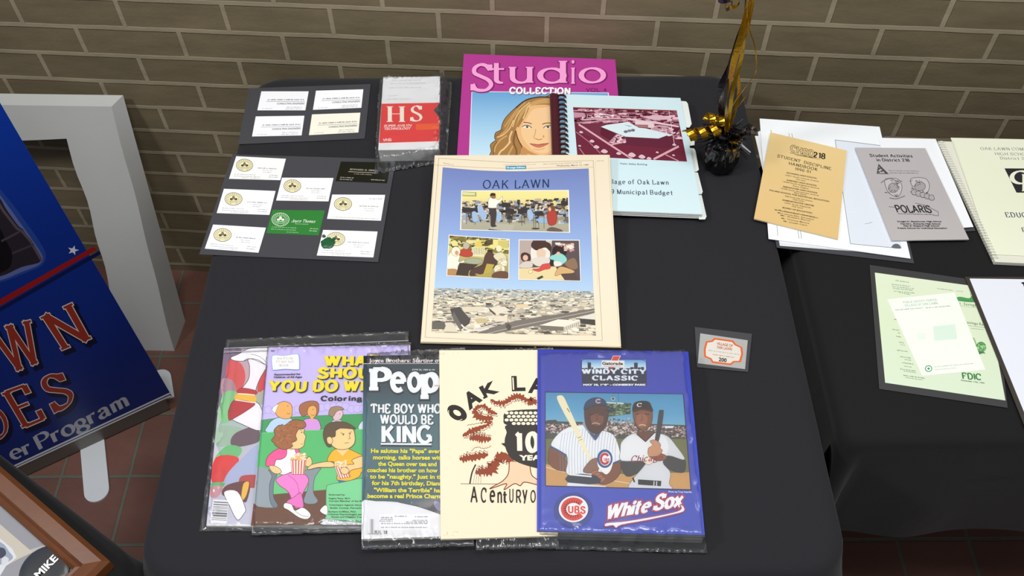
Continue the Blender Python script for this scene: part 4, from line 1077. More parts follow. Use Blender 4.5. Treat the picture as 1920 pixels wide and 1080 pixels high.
for p0, p1 in (((1005, 555), (1050, 640)), ((1160, 440), (1215, 535)), ((1500, 350), (1506, 465))): a.line(C8(p0, p1), 2.4, '#f6e6c8')
def foliage(pts, w, seed, K=C8, col=BR, edge=True):
    """a ragged cluster of leaves along a path"""
    w *= 1.75; r = random.Random(seed); P = smooth(K(*pts), False, 6); T, B2 = [], []
    for i, p in enumerate(P):
        q = P[min(i + 1, len(P) - 1)]; o = P[max(i - 1, 0)]; dx, dy = q[0] - o[0], q[1] - o[1]; L = math.hypot(dx, dy) or 1
        e = math.sin(math.pi * (i + .6) / (len(P) + .2)) ** .5; k = (1.0 if i % 2 else .5) * e * r.uniform(.65, 1.35)
        T.append((p[0] - dy / L * w * k, p[1] + dx / L * w * k * .8)); k = (.5 if i % 2 else 1.0) * e * r.uniform(.65, 1.35)
        B2.append((p[0] + dy / L * w * k, p[1] - dx / L * w * k * .8))
    a.poly(T + B2[::-1], col)
    if edge:
        off = r.choice((-2.5, 2.5)); a.line(smooth([(x + r.random() * 2, y + off) for x, y in (T if off > 0 else B2)], False, 3), .8, '#5a2c20')
foliage([(1285, 560), (1340, 590), (1420, 590), (1500, 540), (1560, 530), (1640, 570), (1700, 550)], 4.6, 1)
foliage([(1110, 700), (1150, 640), (1220, 625), (1290, 680), (1350, 700)], 3.4, 2, edge=True)
foliage([(1130, 660), (1160, 720), (1230, 740), (1310, 745)], 5.4, 3)
foliage([(1015, 915), (1070, 880), (1150, 845), (1240, 800), (1300, 770)], 4.6, 4); foliage([(1050, 830), (1140, 815), (1250, 790)], 1.6, 5, col='#f3dfc0')
foliage([(1080, 940), (1150, 930), (1220, 940), (1290, 940)], 6, 6); foliage([(1090, 1040), (1150, 1000), (1230, 1010), (1280, 990)], 1.8, 7, col='#f0d9b8')
foliage([(985, 160), (1060, 150), (1150, 140), (1260, 110)], 6.4, 8, D1); foliage([(1140, 295), (1210, 275), (1290, 270), (1330, 200), (1400, 140)], 8.0, 9, D1); foliage([(1330, 130), (1420, 130), (1500, 180)], 7, 10, D1); foliage([(1470, 130), (1490, 190), (1510, 220)], 4, 12, D1)
foliage([(1640, 600), (1690, 590), (1720, 560)], 5, 11)
# trunk and roots
a.poly(smooth(D1((1470, 190), (1530, 190), (1660, 220), (1680, 300), (1730, 370), (1900, 400), (1900, 420), (1730, 400), (1620, 385), (1570, 415), (1510, 395), (1420, 450), (1440, 400), (1340, 430), (1280, 440), (1390, 380), (1450, 300)), True, 3), '#e6c6a5')
a.curve(D1((1465, 190), (1455, 300), (1400, 370), (1330, 410), (1275, 445), (1340, 425), (1440, 395), (1415, 455), (1515, 395), (1570, 415), (1610, 380), (1730, 405)), 1.7, '#7c3a2c'); a.curve(D1((1665, 220), (1680, 310), (1740, 360)), 1.7, '#7c3a2c')
a.line(D1((995, 396), (1345, 398)), .9, DK); a.curve(D1((1140, 212), (1105, 290), (1085, 395)), 2.6, DK)
for i in range(4): a.curve(D1((1165 + i * 14, 215 + i * 3), (1135 + i * 20, 300), (1118 + i * 24, 390)), .5, '#6a6058')
# acorn
a.blob(C8((1465, 800), (1440, 880), (1420, 960), (1440, 1060), (1500, 1140), (1640, 1200), (1820, 1230), (1960, 1150), (2010, 1000), (1960, 800)), '#3f3d3b')
a.blob(D1((1430, 0), (1425, 40), (1470, 130), (1560, 190), (1720, 240), (1900, 220), (2000, 60), (2000, 0)), '#3f3d3b', n=3)
a.blob(C8((1410, 740), (1420, 690), (1470, 668), (1690, 655), (1950, 660), (2020, 730), (1990, 800), (1700, 812), (1440, 806)), '#3f3d3b')
for row in range(4):
    for k in range(13):
        x = 1440 + k * 46 + (23 if row % 2 else 0); y = 690 + row * 34
        if x > 1990 or (row == 3 and x < 1470): continue
        a.ell(C8((x, y))[0], 4.0, 2.9, '#f3e6cc', n=8)
a.serif('100', *C8((1525, 1055), (1900, 1060)), 33, '#f6ead2', dict(thick=.34, thin=.2, serif=.16, st=.18), gap=.1)
a.text('YEARS', *D1((1560, 168), (1880, 168)), 9.5, '#f6ead2', .05)
for ch, x0, x1, y0, y1 in (('A', 1090, 1160, 420, 580), ('C', 1190, 1245, 430, 580), ('e', 1275, 1330, 455, 580), ('n', 1350, 1395, 470, 580), ('t', 1405, 1440, 470, 582), ('U', 1465, 1505, 445, 580), ('R', 1530, 1580, 450, 585), ('y', 1590, 1640, 450, 590), ('O', 1668, 1720, 455, 580), ('F', 1745, 1790, 455, 580)):
    p0, p1 = D1((x0, y0), (x1, y1)); a.glyphbox(ch, p0[0], p0[1], p1[0], p1[1], DK, dict(thick=.2, thin=.13, serif=0))
a.build('cover', kt, MATTE)
bag('clear plastic bag sticking out below the cream booklet', [(893, 655), (1037, 650), (1048, 1024), (892, 1030)], ZP - .0022, (.005, .02, .015, .05), 14.0, .006, ZC)

# ---- baseball programme in its bag
D2 = crop(990, 630, 5.1417); D3 = crop(990, 830, 5.1417); E1 = crop(1000, 720, 5.144)
ZB = ZK + 0.0036; ZBASE = TABLE + .0012
bq = D2((92, 128), (1545, 150)) + D3((1705, 892), (86, 852))
bt_, a = booklet('souvenir_program', 'blue baseball program with Cubs and White Sox logos', 'program', bq, ZB, ZB - ZBASE, '#2c3aa8', pagecol='#8f8f8c')
a.clip = bq
a.grad(bq, ['#353fa8', '#3a47b2', '#3d4db8', '#3d4db6'])
# crest
a.poly(smooth(D2((512, 240), (540, 222), (1100, 226), (1138, 245), (1142, 480), (528, 480)), True, 1), '#272a4a')
a.grad(D2((520, 226), (1136, 230), (1138, 330), (520, 328)), ['#5b97d0', '#a9cfe8', '#e8ecea'])
r = random.Random(3); x = 520
while x < 1125:
    w = 18 + r.random() * 24; h = 12 + r.random() * 26
    if 555 < x < 600: h = 80
    if 1000 < x < 1050: h = 78
    a.face(D2((x, 335 - h), (min(x + w, 1136), 335 - h), (min(x + w, 1136), 345), (x, 345)), '#262a3c'); x += w + 2
a.L += 1; a.line(D2((570, 240), (570, 260)), .5, '#262a3c'); a.line(D2((582, 238), (582, 260)), .5, '#262a3c')
a.poly(D2((520, 335), (1140, 338), (1142, 480), (528, 480)), '#2a2c44')
a.line(D2((512, 245), (545, 222), (1100, 226), (1140, 248), (1142, 484), (526, 484)), .8, '#20233f', True)
a.poly(D2((712, 235), (930, 238), (928, 300), (708, 296)), '#ece8e4'); a.poly(D2((822, 192), (892, 192), (868, 240), (800, 238)), '#d9402e'); a.line(D2((822, 192), (892, 192), (868, 240), (800, 238)), .9, '#f0e6e0', True)
a.text('Gatorade', *D2((715, 277), (916, 279)), 5.6, '#26221f', .04); a.line(D2((735, 292), (895, 292)), .8, '#c98a7a'); a.poly(D2((800, 298), (830, 300), (775, 325)), '#d9402e')
def plate(t, x0, x1, y, h): 
    a.serif(t, *D2((x0, y), (x1, y + 2)), h, '#56608c', dict(thick=.34, thin=.18, serif=.16, st=.13), grow=.06, gap=.05); a.serif(t, *D2((x0, y), (x1, y + 2)), h, '#e9eef2', dict(thick=.30, thin=.15, serif=.14, st=.12), gap=.05)
plate('WINDY CITY', 528, 1130, 362, 8.0); plate('CLASSIC', 625, 1050, 424, 8.0)
a.text('MAY 18, 1989 - COMISKEY PARK', *D2((532, 478), (1140, 478)), 3.4, '#e9eef2', .07)
# photograph on the cover
pqd = E1((118, 82), (1442, 100), (1515, 1015), (122, 978)); a.poly(E1((112, 74), (1450, 94), (1524, 1024), (114, 986)), '#16183a')
a.clip = pqd
a.grad([pqd[0], pqd[1], bil(pqd, 1, .42), bil(pqd, 0, .38)], ['#4a8fb8', '#5c9fc4', '#7db4d0'])
a.poly(E1((100, 470), (1560, 470), (1560, 900), (100, 880)), '#6f7046'); a.poly(E1((100, 765), (400, 850), (900, 870), (1560, 850), (1560, 1030), (100, 1000)), '#c99a5f')
a.curve(E1((118, 800), (300, 850)), 2, '#e0c79c'); a.curve(E1((760, 930), (930, 960)), 1.2, '#e8d4b4')
a.poly(E1((100, 355), (300, 362), (700, 370), (1000, 380), (1560, 400), (1560, 530), (100, 530)), '#4a4c46')
a.scatter(E1((118, 385), (1480, 410), (1490, 520), (118, 470)), 700, ['#c9a9a8', '#8a6a66', '#d9cbc8', '#5a4a4a', '#b07f80', '#e9e0dc', '#3f3a3a', '#a3868a'], (2.6, 1.8), 5)
a.scatter(E1((680, 340), (980, 330), (1000, 480), (780, 490)), 260, ['#c9a9a8', '#8a6a66', '#d9cbc8', '#5a4a4a', '#7d8a7a'], (2.6, 1.8), 6)
a.poly(E1((700, 170), (940, 185), (938, 290), (850, 300), (710, 320)), '#566a50'); a.scatter(E1((705, 185), (935, 195), (930, 285), (720, 300)), 120, ['#7d9a72', '#3e5040', '#94ab88', '#2f3e36'], (4, 2.5), 7)
a.ell(E1((770, 142))[0], 3.2, 2.8, '#4a4c46', out='#e4e8ea', w=.7); a.line(E1((705, 178), (800, 185)), 2, '#dfe6ea'); a.line(E1((810, 183), (870, 188)), 2, '#dfe6ea'); a.line(E1((822, 90), (822, 180)), .6, '#3e4a50'); a.line(E1((768, 95), (768, 150)), .6, '#3e4a50')
a.poly(E1((1270, 405), (1350, 405), (1350, 425), (1270, 425)), '#e2e6e8'); a.poly(E1((130, 350), (220, 345), (230, 365), (130, 368)), '#3c4440')
SK1, SK2 = '#6d4636', '#7d4e38'
# left player
a.blob(E1((150, 640), (190, 600), (310, 680), (300, 730), (420, 800), (520, 830), (600, 800), (640, 870), (560, 880), (400, 850), (230, 830), (150, 760), (145, 700)), SK2, '#2e1c16', .8)
a.blob(E1((170, 590), (230, 490), (330, 420), (480, 395), (540, 430), (640, 440), (760, 480), (810, 560), (840, 680), (835, 740), (770, 770), (760, 860), (650, 880), (340, 880), (330, 760), (320, 690), (250, 650)), '#e8eaee', '#5a5e70', .8)
for i in range(20):
    x = 250 + i * 28; a.curve(E1((x + 30, 420 + abs(i - 9) * 6), (x + 8, 640), (x + 12, 865)), .6, '#7f8aa6')
a.line(E1((165, 600), (240, 640), (318, 688)), 3, '#33568f'); a.line(E1((770, 765), (840, 735)), 3, '#33568f')
a.blob(E1((480, 395), (500, 360), (680, 370), (665, 440), (600, 545), (540, 480)), '#8a98ac'); a.poly(E1((530, 460), (600, 545), (660, 450), (640, 430), (590, 490)), '#41506c')
a.blob(E1((492, 250), (520, 200), (640, 190), (720, 220), (725, 300), (700, 400), (640, 470), (560, 470), (505, 390)), '#523630', '#241712', .7)
a.blob(E1((560, 300), (650, 290), (680, 330), (660, 390), (600, 400), (560, 360)), '#7a4d40'); a.curve(E1((565, 385), (600, 375), (640, 388)), 1.6, '#c8a49a'); a.curve(E1((540, 300), (580, 292)), 1.2, '#1c1210'); a.curve(E1((625, 296), (670, 300)), 1.2, '#1c1210'); a.curve(E1((610, 300), (620, 340), (600, 345)), 1, '#3a241e')
a.blob(E1((490, 250), (505, 180), (560, 140), (630, 132), (690, 160), (705, 210), (640, 200), (560, 215)), '#2c4061', '#16203a', .8); a.curve(E1((560, 215), (640, 200), (730, 222), (790, 260), (700, 250)), 2.6, '#243450')
a.ring(E1((628, 165))[0], 4.4, .75, 2.2, '#e9e4e2', 20, 40, 320); a.ring(E1((628, 165))[0], 4.4, .75, 1.1, '#c03a40', 20, 40, 320)

# bat, hands
a.poly(smooth(E1((228, 140), (250, 110), (290, 120), (330, 200), (430, 420), (480, 540), (560, 720), (540, 730), (450, 580), (390, 450), (300, 290)), True, 3), '#ece2bf'); a.line(E1((425, 520), (462, 510)), 1, '#6a5a48'); a.line(E1((440, 545), (474, 530)), 1.2, '#b9a24a'); a.line(E1((325, 235), (350, 270)), 1.4, '#5a4a3a')
a.blob(E1((760, 780), (835, 760), (840, 850), (780, 930), (680, 970), (600, 940), (560, 880), (620, 850), (700, 850)), SK2, '#2e1c16', .8)
a.blob(E1((480, 830), (560, 730), (640, 720), (640, 800), (600, 850), (520, 860)), '#8a6456', '#3a241e', .8)
for k in range(4): a.blob(E1((560 + k * 24, 850 + k * 24), (600 + k * 24, 830 + k * 22), (630 + k * 22, 850 + k * 22), (590 + k * 22, 890 + k * 20)), '#a5694c', '#3a2018', .6)
a.blob(E1((340, 872), (600, 880), (640, 960), (340, 960)), '#2f3444', n=2); a.line(E1((345, 872), (560, 892)), 3, '#e6e8ee'); a.poly(E1((330, 950), (700, 985), (705, 1010), (325, 985)), '#e3e6ec')
a.poly(smooth(E1((625, 690), (650, 640), (700, 628), (745, 645), (770, 700), (765, 770), (740, 840), (700, 872), (650, 830), (620, 780)), True, 3), '#f0efee'); a.ell(E1((690, 720))[0], 14.5, 17.5, '#2f568f', n=28); a.ell(E1((692, 722))[0], 10.5, 12.8, '#f0efee', n=24)
a.ring(E1((690, 722))[0], 7.4, 1.25, 4.4, '#bf2f3a', 24, 40, 320); a.heavy('UBS', *E1((682, 742), (733, 750)), 5.6, '#bf2f3a')
# right player
a.blob(E1((840, 760), (900, 740), (1060, 740), (1060, 800), (1000, 860), (930, 890), (880, 870)), '#3c3c3f', '#1c1c1e', .8); a.blob(E1((1280, 700), (1400, 690), (1465, 740), (1450, 850), (1330, 830), (1240, 760)), '#3c3c3f', '#1c1c1e', .8)
a.blob(E1((840, 640), (850, 560), (930, 490), (1010, 470), (1160, 470), (1290, 500), (1380, 600), (1460, 730), (1300, 690), (1250, 760), (1320, 850), (1310, 960), (1320, 1020), (940, 1020), (960, 920), (1060, 800), (1080, 740), (850, 740)), '#d3d5da', '#6a6a70', .8)
a.blob(E1((860, 560), (960, 490), (1080, 540), (1160, 480), (1270, 510), (1300, 640), (1200, 740), (930, 735), (850, 735), (840, 650)), '#e2e3e6')
a.poly(E1((1000, 480), (1080, 555), (1165, 475), (1165, 450), (1000, 455)), '#6b4334'); a.line(E1((995, 480), (1082, 556), (1168, 470)), 1.8, '#26262a')
a.blob(E1((962, 260), (1000, 240), (1130, 250), (1150, 300), (1135, 390), (1070, 450), (1010, 420), (970, 350)), '#80513c', '#2e1c16', .7)
a.blob(E1((1000, 300), (1060, 290), (1100, 320), (1090, 390), (1040, 420), (1000, 380)), '#96624a'); a.curve(E1((985, 292), (1020, 286)), 1.3, '#22140e'); a.curve(E1((1080, 288), (1120, 292)), 1.3, '#22140e'); a.curve(E1((1020, 400), (1050, 392), (1085, 402)), 1.8, '#d8b8a8'); a.curve(E1((1045, 300), (1050, 345), (1030, 350)), .9, '#4a2c20')
a.blob(E1((962, 270), (970, 190), (1030, 165), (1110, 172), (1140, 220), (1148, 265), (1050, 250)), '#2f2426', '#141012', .8); a.curve(E1((965, 268), (1050, 246), (1148, 268)), 2.6, '#5a2c26'); a.serif('C', *E1((1003, 220), (1042, 218)), 6.5, '#eceae8', dict(thick=.2, thin=.1, serif=.05))
a.poly(smooth(E1((1212, 262), (1235, 252), (1258, 265), (1235, 440), (1205, 560), (1172, 550), (1190, 420)), True, 3), '#3f3e44'); 
a.blob(E1((1125, 550), (1180, 540), (1225, 580), (1225, 620), (1245, 640), (1220, 680), (1160, 700), (1110, 690), (1110, 620), (1150, 590)), '#c48f6c', '#4a2c1c', .8); a.blob(E1((1130, 680), (1190, 660), (1280, 690), (1270, 730), (1180, 740)), '#8a5a42', '#3a2018', .7)
for k in range(3): a.curve(E1((1135, 600 + k * 26), (1180, 590 + k * 28), (1225, 610 + k * 24)), .8, '#6a4028')
a.blob(E1((1060, 740), (1110, 700), (1160, 740), (1110, 780)), '#e9d8c8', '#6a5a50', .6); a.ell(E1((1160, 680))[0], 5.5, 4.5, '#4a3c38')
a.serif('Chicago', *E1((940, 755), (1240, 735)), 12, '#8f2a3a', dict(thick=.17, thin=.1, serif=0), sl=.25, up=(0, -1)) ; a.blob(E1((1130, 600), (1200, 590), (1240, 640), (1200, 690), (1110, 690)), '#c48f6c')
a.poly(E1((1010, 920), (1235, 935), (1230, 985), (1010, 970)), '#25252a'); a.line(E1((1165, 938), (1162, 980)), 2, '#c8c8cc'); a.line(E1((1190, 940), (1188, 982)), 2, '#c8c8cc'); a.line(E1((960, 905), (975, 945)), 3, '#25252a')
a.clip = bq
# round team logo
cc = D3((438, 640))[0]
a.ell(D3((438, 650))[0], 37, 33, '#2c3f93', n=40); a.ell(cc, 30, 27, '#23357e', n=40); a.ell(cc, 27.6, 24.8, '#eef0f0', n=40)
a.ring(cc, 18.5, .9, 10, '#d8392f', 36, 42, 318); a.ell(cc, 12.5, 11.2, '#eef0f0', n=30); a.poly([cc, (cc[0] + 17, cc[1] - 9), (cc[0] + 22, cc[1]), (cc[0] + 17, cc[1] + 9)], '#eef0f0')
a.heavy('UBS', *D3((388, 674), (548, 682)), 12.5, '#d8392f', None, dict(thick=.28, thin=.2, serif=.06, st=.16))
# script wordmark with tail
sw = dict(thick=.25, thin=.12, serif=0)
for grow, col in ((.13, '#c8303c'), (.065, '#1f2f86'), (.03, '#f2eeee')):
    a.serif('White', *D3((755, 735), (1160, 660)), 25, col, sw, .28, (0, -1), grow, .0); a.serif('Sox', *D3((1215, 645), (1470, 610)), 27, col, sw, .22, (0, -1), grow, .0)
tail = smooth(D3((745, 805), (760, 775), (900, 765), (1150, 725), (1400, 675), (1480, 640), (1470, 600), (1500, 620), (1500, 660), (1400, 690), (1150, 745), (900, 790), (850, 820), (820, 795)), True, 3)
a.line(tail, 4.2, '#c8303c', True); a.line(tail, 1.8, '#1f2f86', True); a.poly(tail, '#f2eeee')
a.text('Photo by Tony Inzerillo', *D3((1355, 480), (1580, 484)), 3.2, '#e6e8ee', .02)
a.build('cover', bt_, GLOSS)
bbq = D2((90, 92), (1530, 52)) + D3((1757, 1000), (85, 955))
bag('clear shiny plastic bag around the blue baseball program', bbq, ZB, (.012, .05, .035, .06), 21.0, .006, ZBASE)

# ---- laminated parking permit
lq = [(1302.6, 613), (1410, 626), (1402.5, 697.5), (1307, 688.5)]
c = un(*bil(lq, .5, .5)); t = thing('permit', 'small silver laminated permit with orange border, numbered 200', 'permit', Vector((c.x, c.y, TABLE)))
a = Art((0, 0, Z0 + .0004), page=lq); a.sheet(lq, '#2c2d2c', .0004); a.build('laminate_border', t, LAMBACK)
cq2 = [(1313, 625), (1402, 638), (1397, 692), (1308.5, 681)]
a = Art((0, 0, Z0 + .0008), page=cq2); a.sheet(cq2, '#a9abaa', .0003)
P4 = crop(1300, 400, 1.5887)
oc = [(.13, .24), (.25, .18), (.30, .08), (.70, .08), (.76, .19), (.9, .26), (.93, .5), (.9, .78), (.76, .82), (.70, .93), (.30, .93), (.25, .82), (.12, .76), (.10, .5)]
a.poly([bil(cq2, *p) for p in oc], '#d9652f'); a.poly([bil(cq2, .5 + (u - .5) * .9, .5 + (v - .5) * .86) for u, v in oc], '#d9d6cf')
a.text('VILLAGE OF', bil(cq2, .36, .30), bil(cq2, .7, .31), 5, '#b5653c', .03); a.text('OAK LAWN', bil(cq2, .37, .42), bil(cq2, .69, .43), 5, '#b5653c', .03)
a.micro(bil(cq2, .2, .54), bil(cq2, .86, .55), 2.2, '#b5a08a', 5); a.micro(bil(cq2, .3, .66), bil(cq2, .76, .67), 2.2, '#c07a4e', 6); a.text('200', bil(cq2, .43, .84), bil(cq2, .6, .845), 7, '#3f3832', .04)
a.build('silver_card', t, GLOSS)

# ---- large studio magazine, lowest of the back pile
C3 = crop(840, 80, 1605 / 520); G4 = crop(860, 160, 7.2); G5 = crop(1050, 190, 1920 / 260)
ZS = Z0 + .006
sq = [(869.8, 101), (1153.5, 111.5), (1176, 372), (852, 362)]
st_, a = booklet('magazine', 'large magenta magazine titled Studio Collection with blonde woman, overhanging table back', 'magazine', sq, ZS, .0055, '#a93a8c', pagecol='#c9c2c4')
a.clip = sq
a.grad(sq, ['#b23a92', '#b0398f', '#ab378b'])
phq = C3((140, 285), (925, 292), (985, 860), (118, 850)); a.clip = None
a.poly(C3((136, 281), (930, 289), (990, 862), (113, 855)), '#dfe6ee')
a.grad(phq, ['#6aa3d6', '#9cc9e8', '#c4e2f0', '#d6ebf2'])
a.clip = sq
PK, PKS = '#f3a3d6', dict(thick=.14, thin=.075, serif=.10, st=.05)
for grow, col, o in ((.03, '#7d1f66', 1.0), (0.0, PK, 0)):
    for ch, (x0, y0, x1, y1), st in (('S', (130, 118, 262, 285), dict(thick=.15, thin=.10, serif=0)), ('t', (245, 118, 325, 238), PKS), ('u', (350, 140, 495, 238), PKS), ('d', (515, 105, 690, 238), PKS), ('i', (712, 100, 735, 238), PKS), ('o', (755, 142, 915, 236), PKS)):
        p0, p1 = C3((x0, y0), (x1, y1)); a.glyphbox(ch, p0[0] + o, p0[1] + o, p1[0] + o, p1[1] + o, col, st, grow)
a.heavy('COLLECTION', *C3((358, 294), (703, 297)), 11.2, '#f6f1f4', (.8, .8, '#6a2a5c'), dict(thick=.3, thin=.22, serif=0))
a.text('VOL. 4', *C3((798, 283), (918, 284)), 6.6, '#5e1a4c', .0)
# printed portrait
H1, H2, H3, H4 = '#a47a48', '#c79d62', '#e2c088', '#7d5a34'
a.blob(G4((1300, 170), (1180, 155), (1050, 160), (900, 200), (760, 310), (640, 430), (590, 520), (570, 600), (500, 640), (485, 710), (500, 740), (430, 800), (440, 890), (420, 980), (600, 1010), (1000, 1010), (1300, 1010)), H1, '#3a2c20', 1.2)
a.curve(G4((1300, 168), (1180, 158), (1060, 160), (900, 204), (770, 305)), 2.0, '#2c241c')
a.blob(G4((1300, 190), (1150, 180), (1000, 220), (860, 330), (800, 450), (760, 600), (780, 540), (860, 400), (940, 300), (1100, 250), (1300, 240)), H2)
for P, w, c in ((((900, 230), (780, 340), (690, 460), (620, 560)), 2.4, H2), (((960, 230), (850, 320), (770, 440), (730, 560)), 2.0, H3), (((820, 330), (720, 450), (640, 600), (560, 680)), 2.2, H2), (((740, 470), (690, 580), (600, 670), (520, 700)), 2.0, H3), (((720, 620), (690, 700), (680, 780), (600, 870)), 3.2, H3), (((650, 680), (560, 740), (500, 820), (480, 900)), 3.0, H2), (((700, 760), (620, 850), (560, 900), (520, 990)), 3.2, H3), (((730, 820), (690, 900), (640, 990)), 3.0, H2), (((770, 620), (740, 760), (780, 880), (770, 990)), 3.2, H4), (((520, 760), (470, 840), (470, 960)), 2.0, H4), (((600, 600), (540, 650), (500, 690)), 1.6, H4), (((820, 700), (860, 830), (830, 960)), 3.5, H4)): a.curve(G4(*P), w, c)
a.blob(G4((960, 285), (1100, 262), (1260, 270), (1320, 300), (1320, 990), (900, 1010), (820, 950), (870, 880), (860, 820), (790, 700), (770, 610), (810, 520), (870, 450), (910, 360)), '#e6b67f')
a.blob(G4((1000, 330), (1150, 300), (1280, 320), (1300, 600), (1280, 840), (1160, 915), (1030, 890), (920, 790), (850, 670), (850, 560), (920, 450)), '#efc796')
a.blob(G4((860, 830), (960, 890), (1100, 940), (1260, 930), (1290, 990), (1000, 1010), (840, 1000)), '#c48d58'); a.blob(G4((930, 920), (1060, 965), (1260, 960), (1270, 990), (980, 995)), '#dba871')
a.curve(G4((940, 300), (900, 400), (850, 480), (800, 560)), 3.2, H1); a.curve(G4((970, 262), (930, 300), (900, 380), (870, 450)), 2.4, H3)
a.curve(G4((770, 610), (800, 720), (855, 830)), 1.6, '#4a3322')
a.curve(G4((878, 500), (930, 503), (985, 520)), 1.5, '#6b4526'); a.curve(G4((1130, 525), (1190, 508), (1250, 512)), 1.5, '#6b4526')
a.blob(G4((862, 560), (900, 543), (950, 548), (978, 575), (930, 582), (890, 575)), '#efe6d8'); a.ell(G4((925, 562))[0], 2.6, 2.2, '#6a7a6a', n=12); a.ell(G4((925, 562))[0], 1.2, 1.1, '#2a221c', n=8); a.curve(G4((858, 558), (895, 541), (950, 546), (985, 575)), 1.3, '#3c2618')
a.blob(G4((1150, 575), (1185, 550), (1240, 548), (1262, 560), (1240, 580), (1190, 582)), '#efe6d8'); a.ell(G4((1205, 563))[0], 2.5, 2.1, '#6a7a6a', n=12); a.ell(G4((1205, 563))[0], 1.2, 1.1, '#2a221c', n=8); a.curve(G4((1145, 576), (1185, 548), (1260, 546)), 1.3, '#3c2618')
a.curve(G4((1040, 590), (1030, 660), (1015, 700), (1045, 725)), 1.2, '#c79258'); a.curve(G4((1045, 722), (1085, 735), (1125, 722)), 1.2, '#a56a42'); a.ell(G4((1145, 690))[0], 1.6, 2.6, '#cf9a66', n=8)
a.blob(G4((960, 788), (1030, 792), (1070, 800), (1110, 790), (1215, 782), (1160, 820), (1090, 842), (1020, 828)), '#c9765c'); a.curve(G4((960, 788), (1030, 796), (1080, 800), (1215, 782)), 1.2, '#8a4434'); a.curve(G4((1010, 858), (1080, 870), (1160, 850)), 1.2, '#d39c6a')
a.blob(G4((780, 990), (920, 985), (930, 1020), (770, 1020)), '#23264a')
a.build('cover', st_, GLOSS)

# ---- municipal budget book with comb binding
ZM = ZS + .0105
mq = C3((675, 298), (1345, 320), (1480, 990), (700, 960))
mq = [mq[0], mq[1], (1317, 402), (1064, 392)]
mt, a = booklet('spiral_book', 'pale blue comb-bound municipal budget book with maroon aerial photo', 'book', mq, ZM, .010, '#cfe4ea', pagecol='#dcdedb')
a.clip = mq
a.grad(mq, ['#cbe3ea', '#c9e2ea', '#cfe6ec'])
gq = G5((180, 80), (1615, 125), (1760, 835), (240, 760)); a.clip = gq
a.poly(gq, '#6c2238'); 
a.scatter(G5((190, 100), (1610, 140), (1660, 320), (210, 290)), 330, ['#a8687c', '#c99aaa', '#54182c', '#8a4a60', '#ddb8c2', '#43101f'], (9, 2.2), 11)
a.poly(G5((470, 170), (560, 160), (740, 190), (730, 235), (480, 225)), '#d9b9c4'); a.scatter(G5((480, 175), (740, 190), (730, 230), (480, 225)), 40, ['#8a4a60', '#e9d8de'], (4, 1.6), 12)
a.poly(G5((185, 150), (330, 160), (360, 210), (200, 230)), '#c08ba0'); a.poly(G5((1110, 210), (1400, 190), (1560, 250), (1300, 260)), '#d4b0bc')
a.line(G5((300, 255), (700, 235), (900, 245), (1560, 330)), 2.2, '#d6a9b6'); a.line(G5((240, 300), (600, 270), (940, 270)), 1.6, '#c79aaa'); a.line(G5((940, 240), (1640, 350)), 2.6, '#dfbcc6'); a.line(G5((1240, 270), (1650, 345)), 1.2, '#e6ccd4')
a.poly(G5((230, 330), (900, 290), (1000, 480), (720, 610), (240, 420)), '#6f2c42')
a.poly(G5((1040, 265), (1270, 280), (1310, 330), (1290, 370), (1040, 350)), '#dcc7cc'); a.poly(G5((1040, 320), (1220, 325), (1220, 362), (1040, 348)), '#a06a6c')
a.blob(G5((1260, 400), (1330, 340), (1480, 350), (1580, 400), (1560, 460), (1400, 450)), '#bc8ea0', '#e6ccd4', 1); a.scatter(G5((1300, 345), (1640, 380), (1690, 560), (1560, 480)), 60, ['#a8687c', '#e0c3cb', '#54182c'], (4, 2.5), 13)
a.poly(G5((565, 352), (650, 325), (945, 285), (1090, 365), (1190, 375), (1520, 455), (1560, 470), (1365, 515), (915, 490), (780, 440)), '#d3e4ea')
a.poly(G5((565, 352), (780, 440), (790, 490), (700, 545), (560, 460)), '#5c1a30'); a.poly(G5((915, 490), (1365, 515), (1480, 472), (1570, 520), (1580, 590), (1500, 650), (900, 600)), '#5f2036')
a.ell(G5((910, 420))[0], 4, 2.6, '#6a6a7a', n=10); a.ell(G5((960, 408))[0], 4, 2.6, '#7a7a8a', n=10); a.ell(G5((1010, 400))[0], 4, 2.6, '#6a6a7a', n=10); a.poly(G5((880, 320), (1000, 345), (960, 350)), '#8aa0ae')
a.poly(G5((780, 455), (900, 485), (920, 570), (740, 590), (670, 570)), '#b98798'); a.scatter(G5((790, 465), (900, 490), (915, 570), (700, 570)), 40, ['#54182c', '#e6ccd4'], (3, 2), 14)
a.line(G5((260, 320), (340, 370), (690, 600), (1000, 800)), 3.2, '#dba6b2'); a.line(G5((690, 605), (860, 570)), 2.2, '#d6a9b6'); a.line(G5((225, 425), (400, 560), (560, 720)), 1.3, '#b98090')
a.line(G5((1640, 625), (1300, 800)), 4, '#dba6b2'); a.line(G5((1465, 740), (1640, 825)), 2, '#c990a0'); a.line(G5((270, 650), (340, 745)), 1.2, '#c990a0')
for x, y, w in ((290, 425, 5), (440, 550, 6), (500, 630, 7), (610, 690, 8), (270, 615, 4), (810, 720, 6), (990, 740, 9), (1130, 765, 8), (1230, 790, 6), (1345, 705, 4), (1570, 745, 4), (1580, 600, 5)): a.blob([(p[0], p[1]) for p in G5((x - w * 6, y), (x, y - w * 4), (x + w * 7, y + 4), (x + w * 3, y + w * 4), (x - w * 3, y + w * 3))], '#d9b4c0', '#4a1426', .8)
a.line(G5((1510, 135), (1585, 600)), .8, '#e9d4da'); a.line(G5((380, 180), (375, 245)), .7, '#e9d4da')
a.clip = mq
a.line(G5((180, 80), (1615, 125)), .9, '#caa58a')
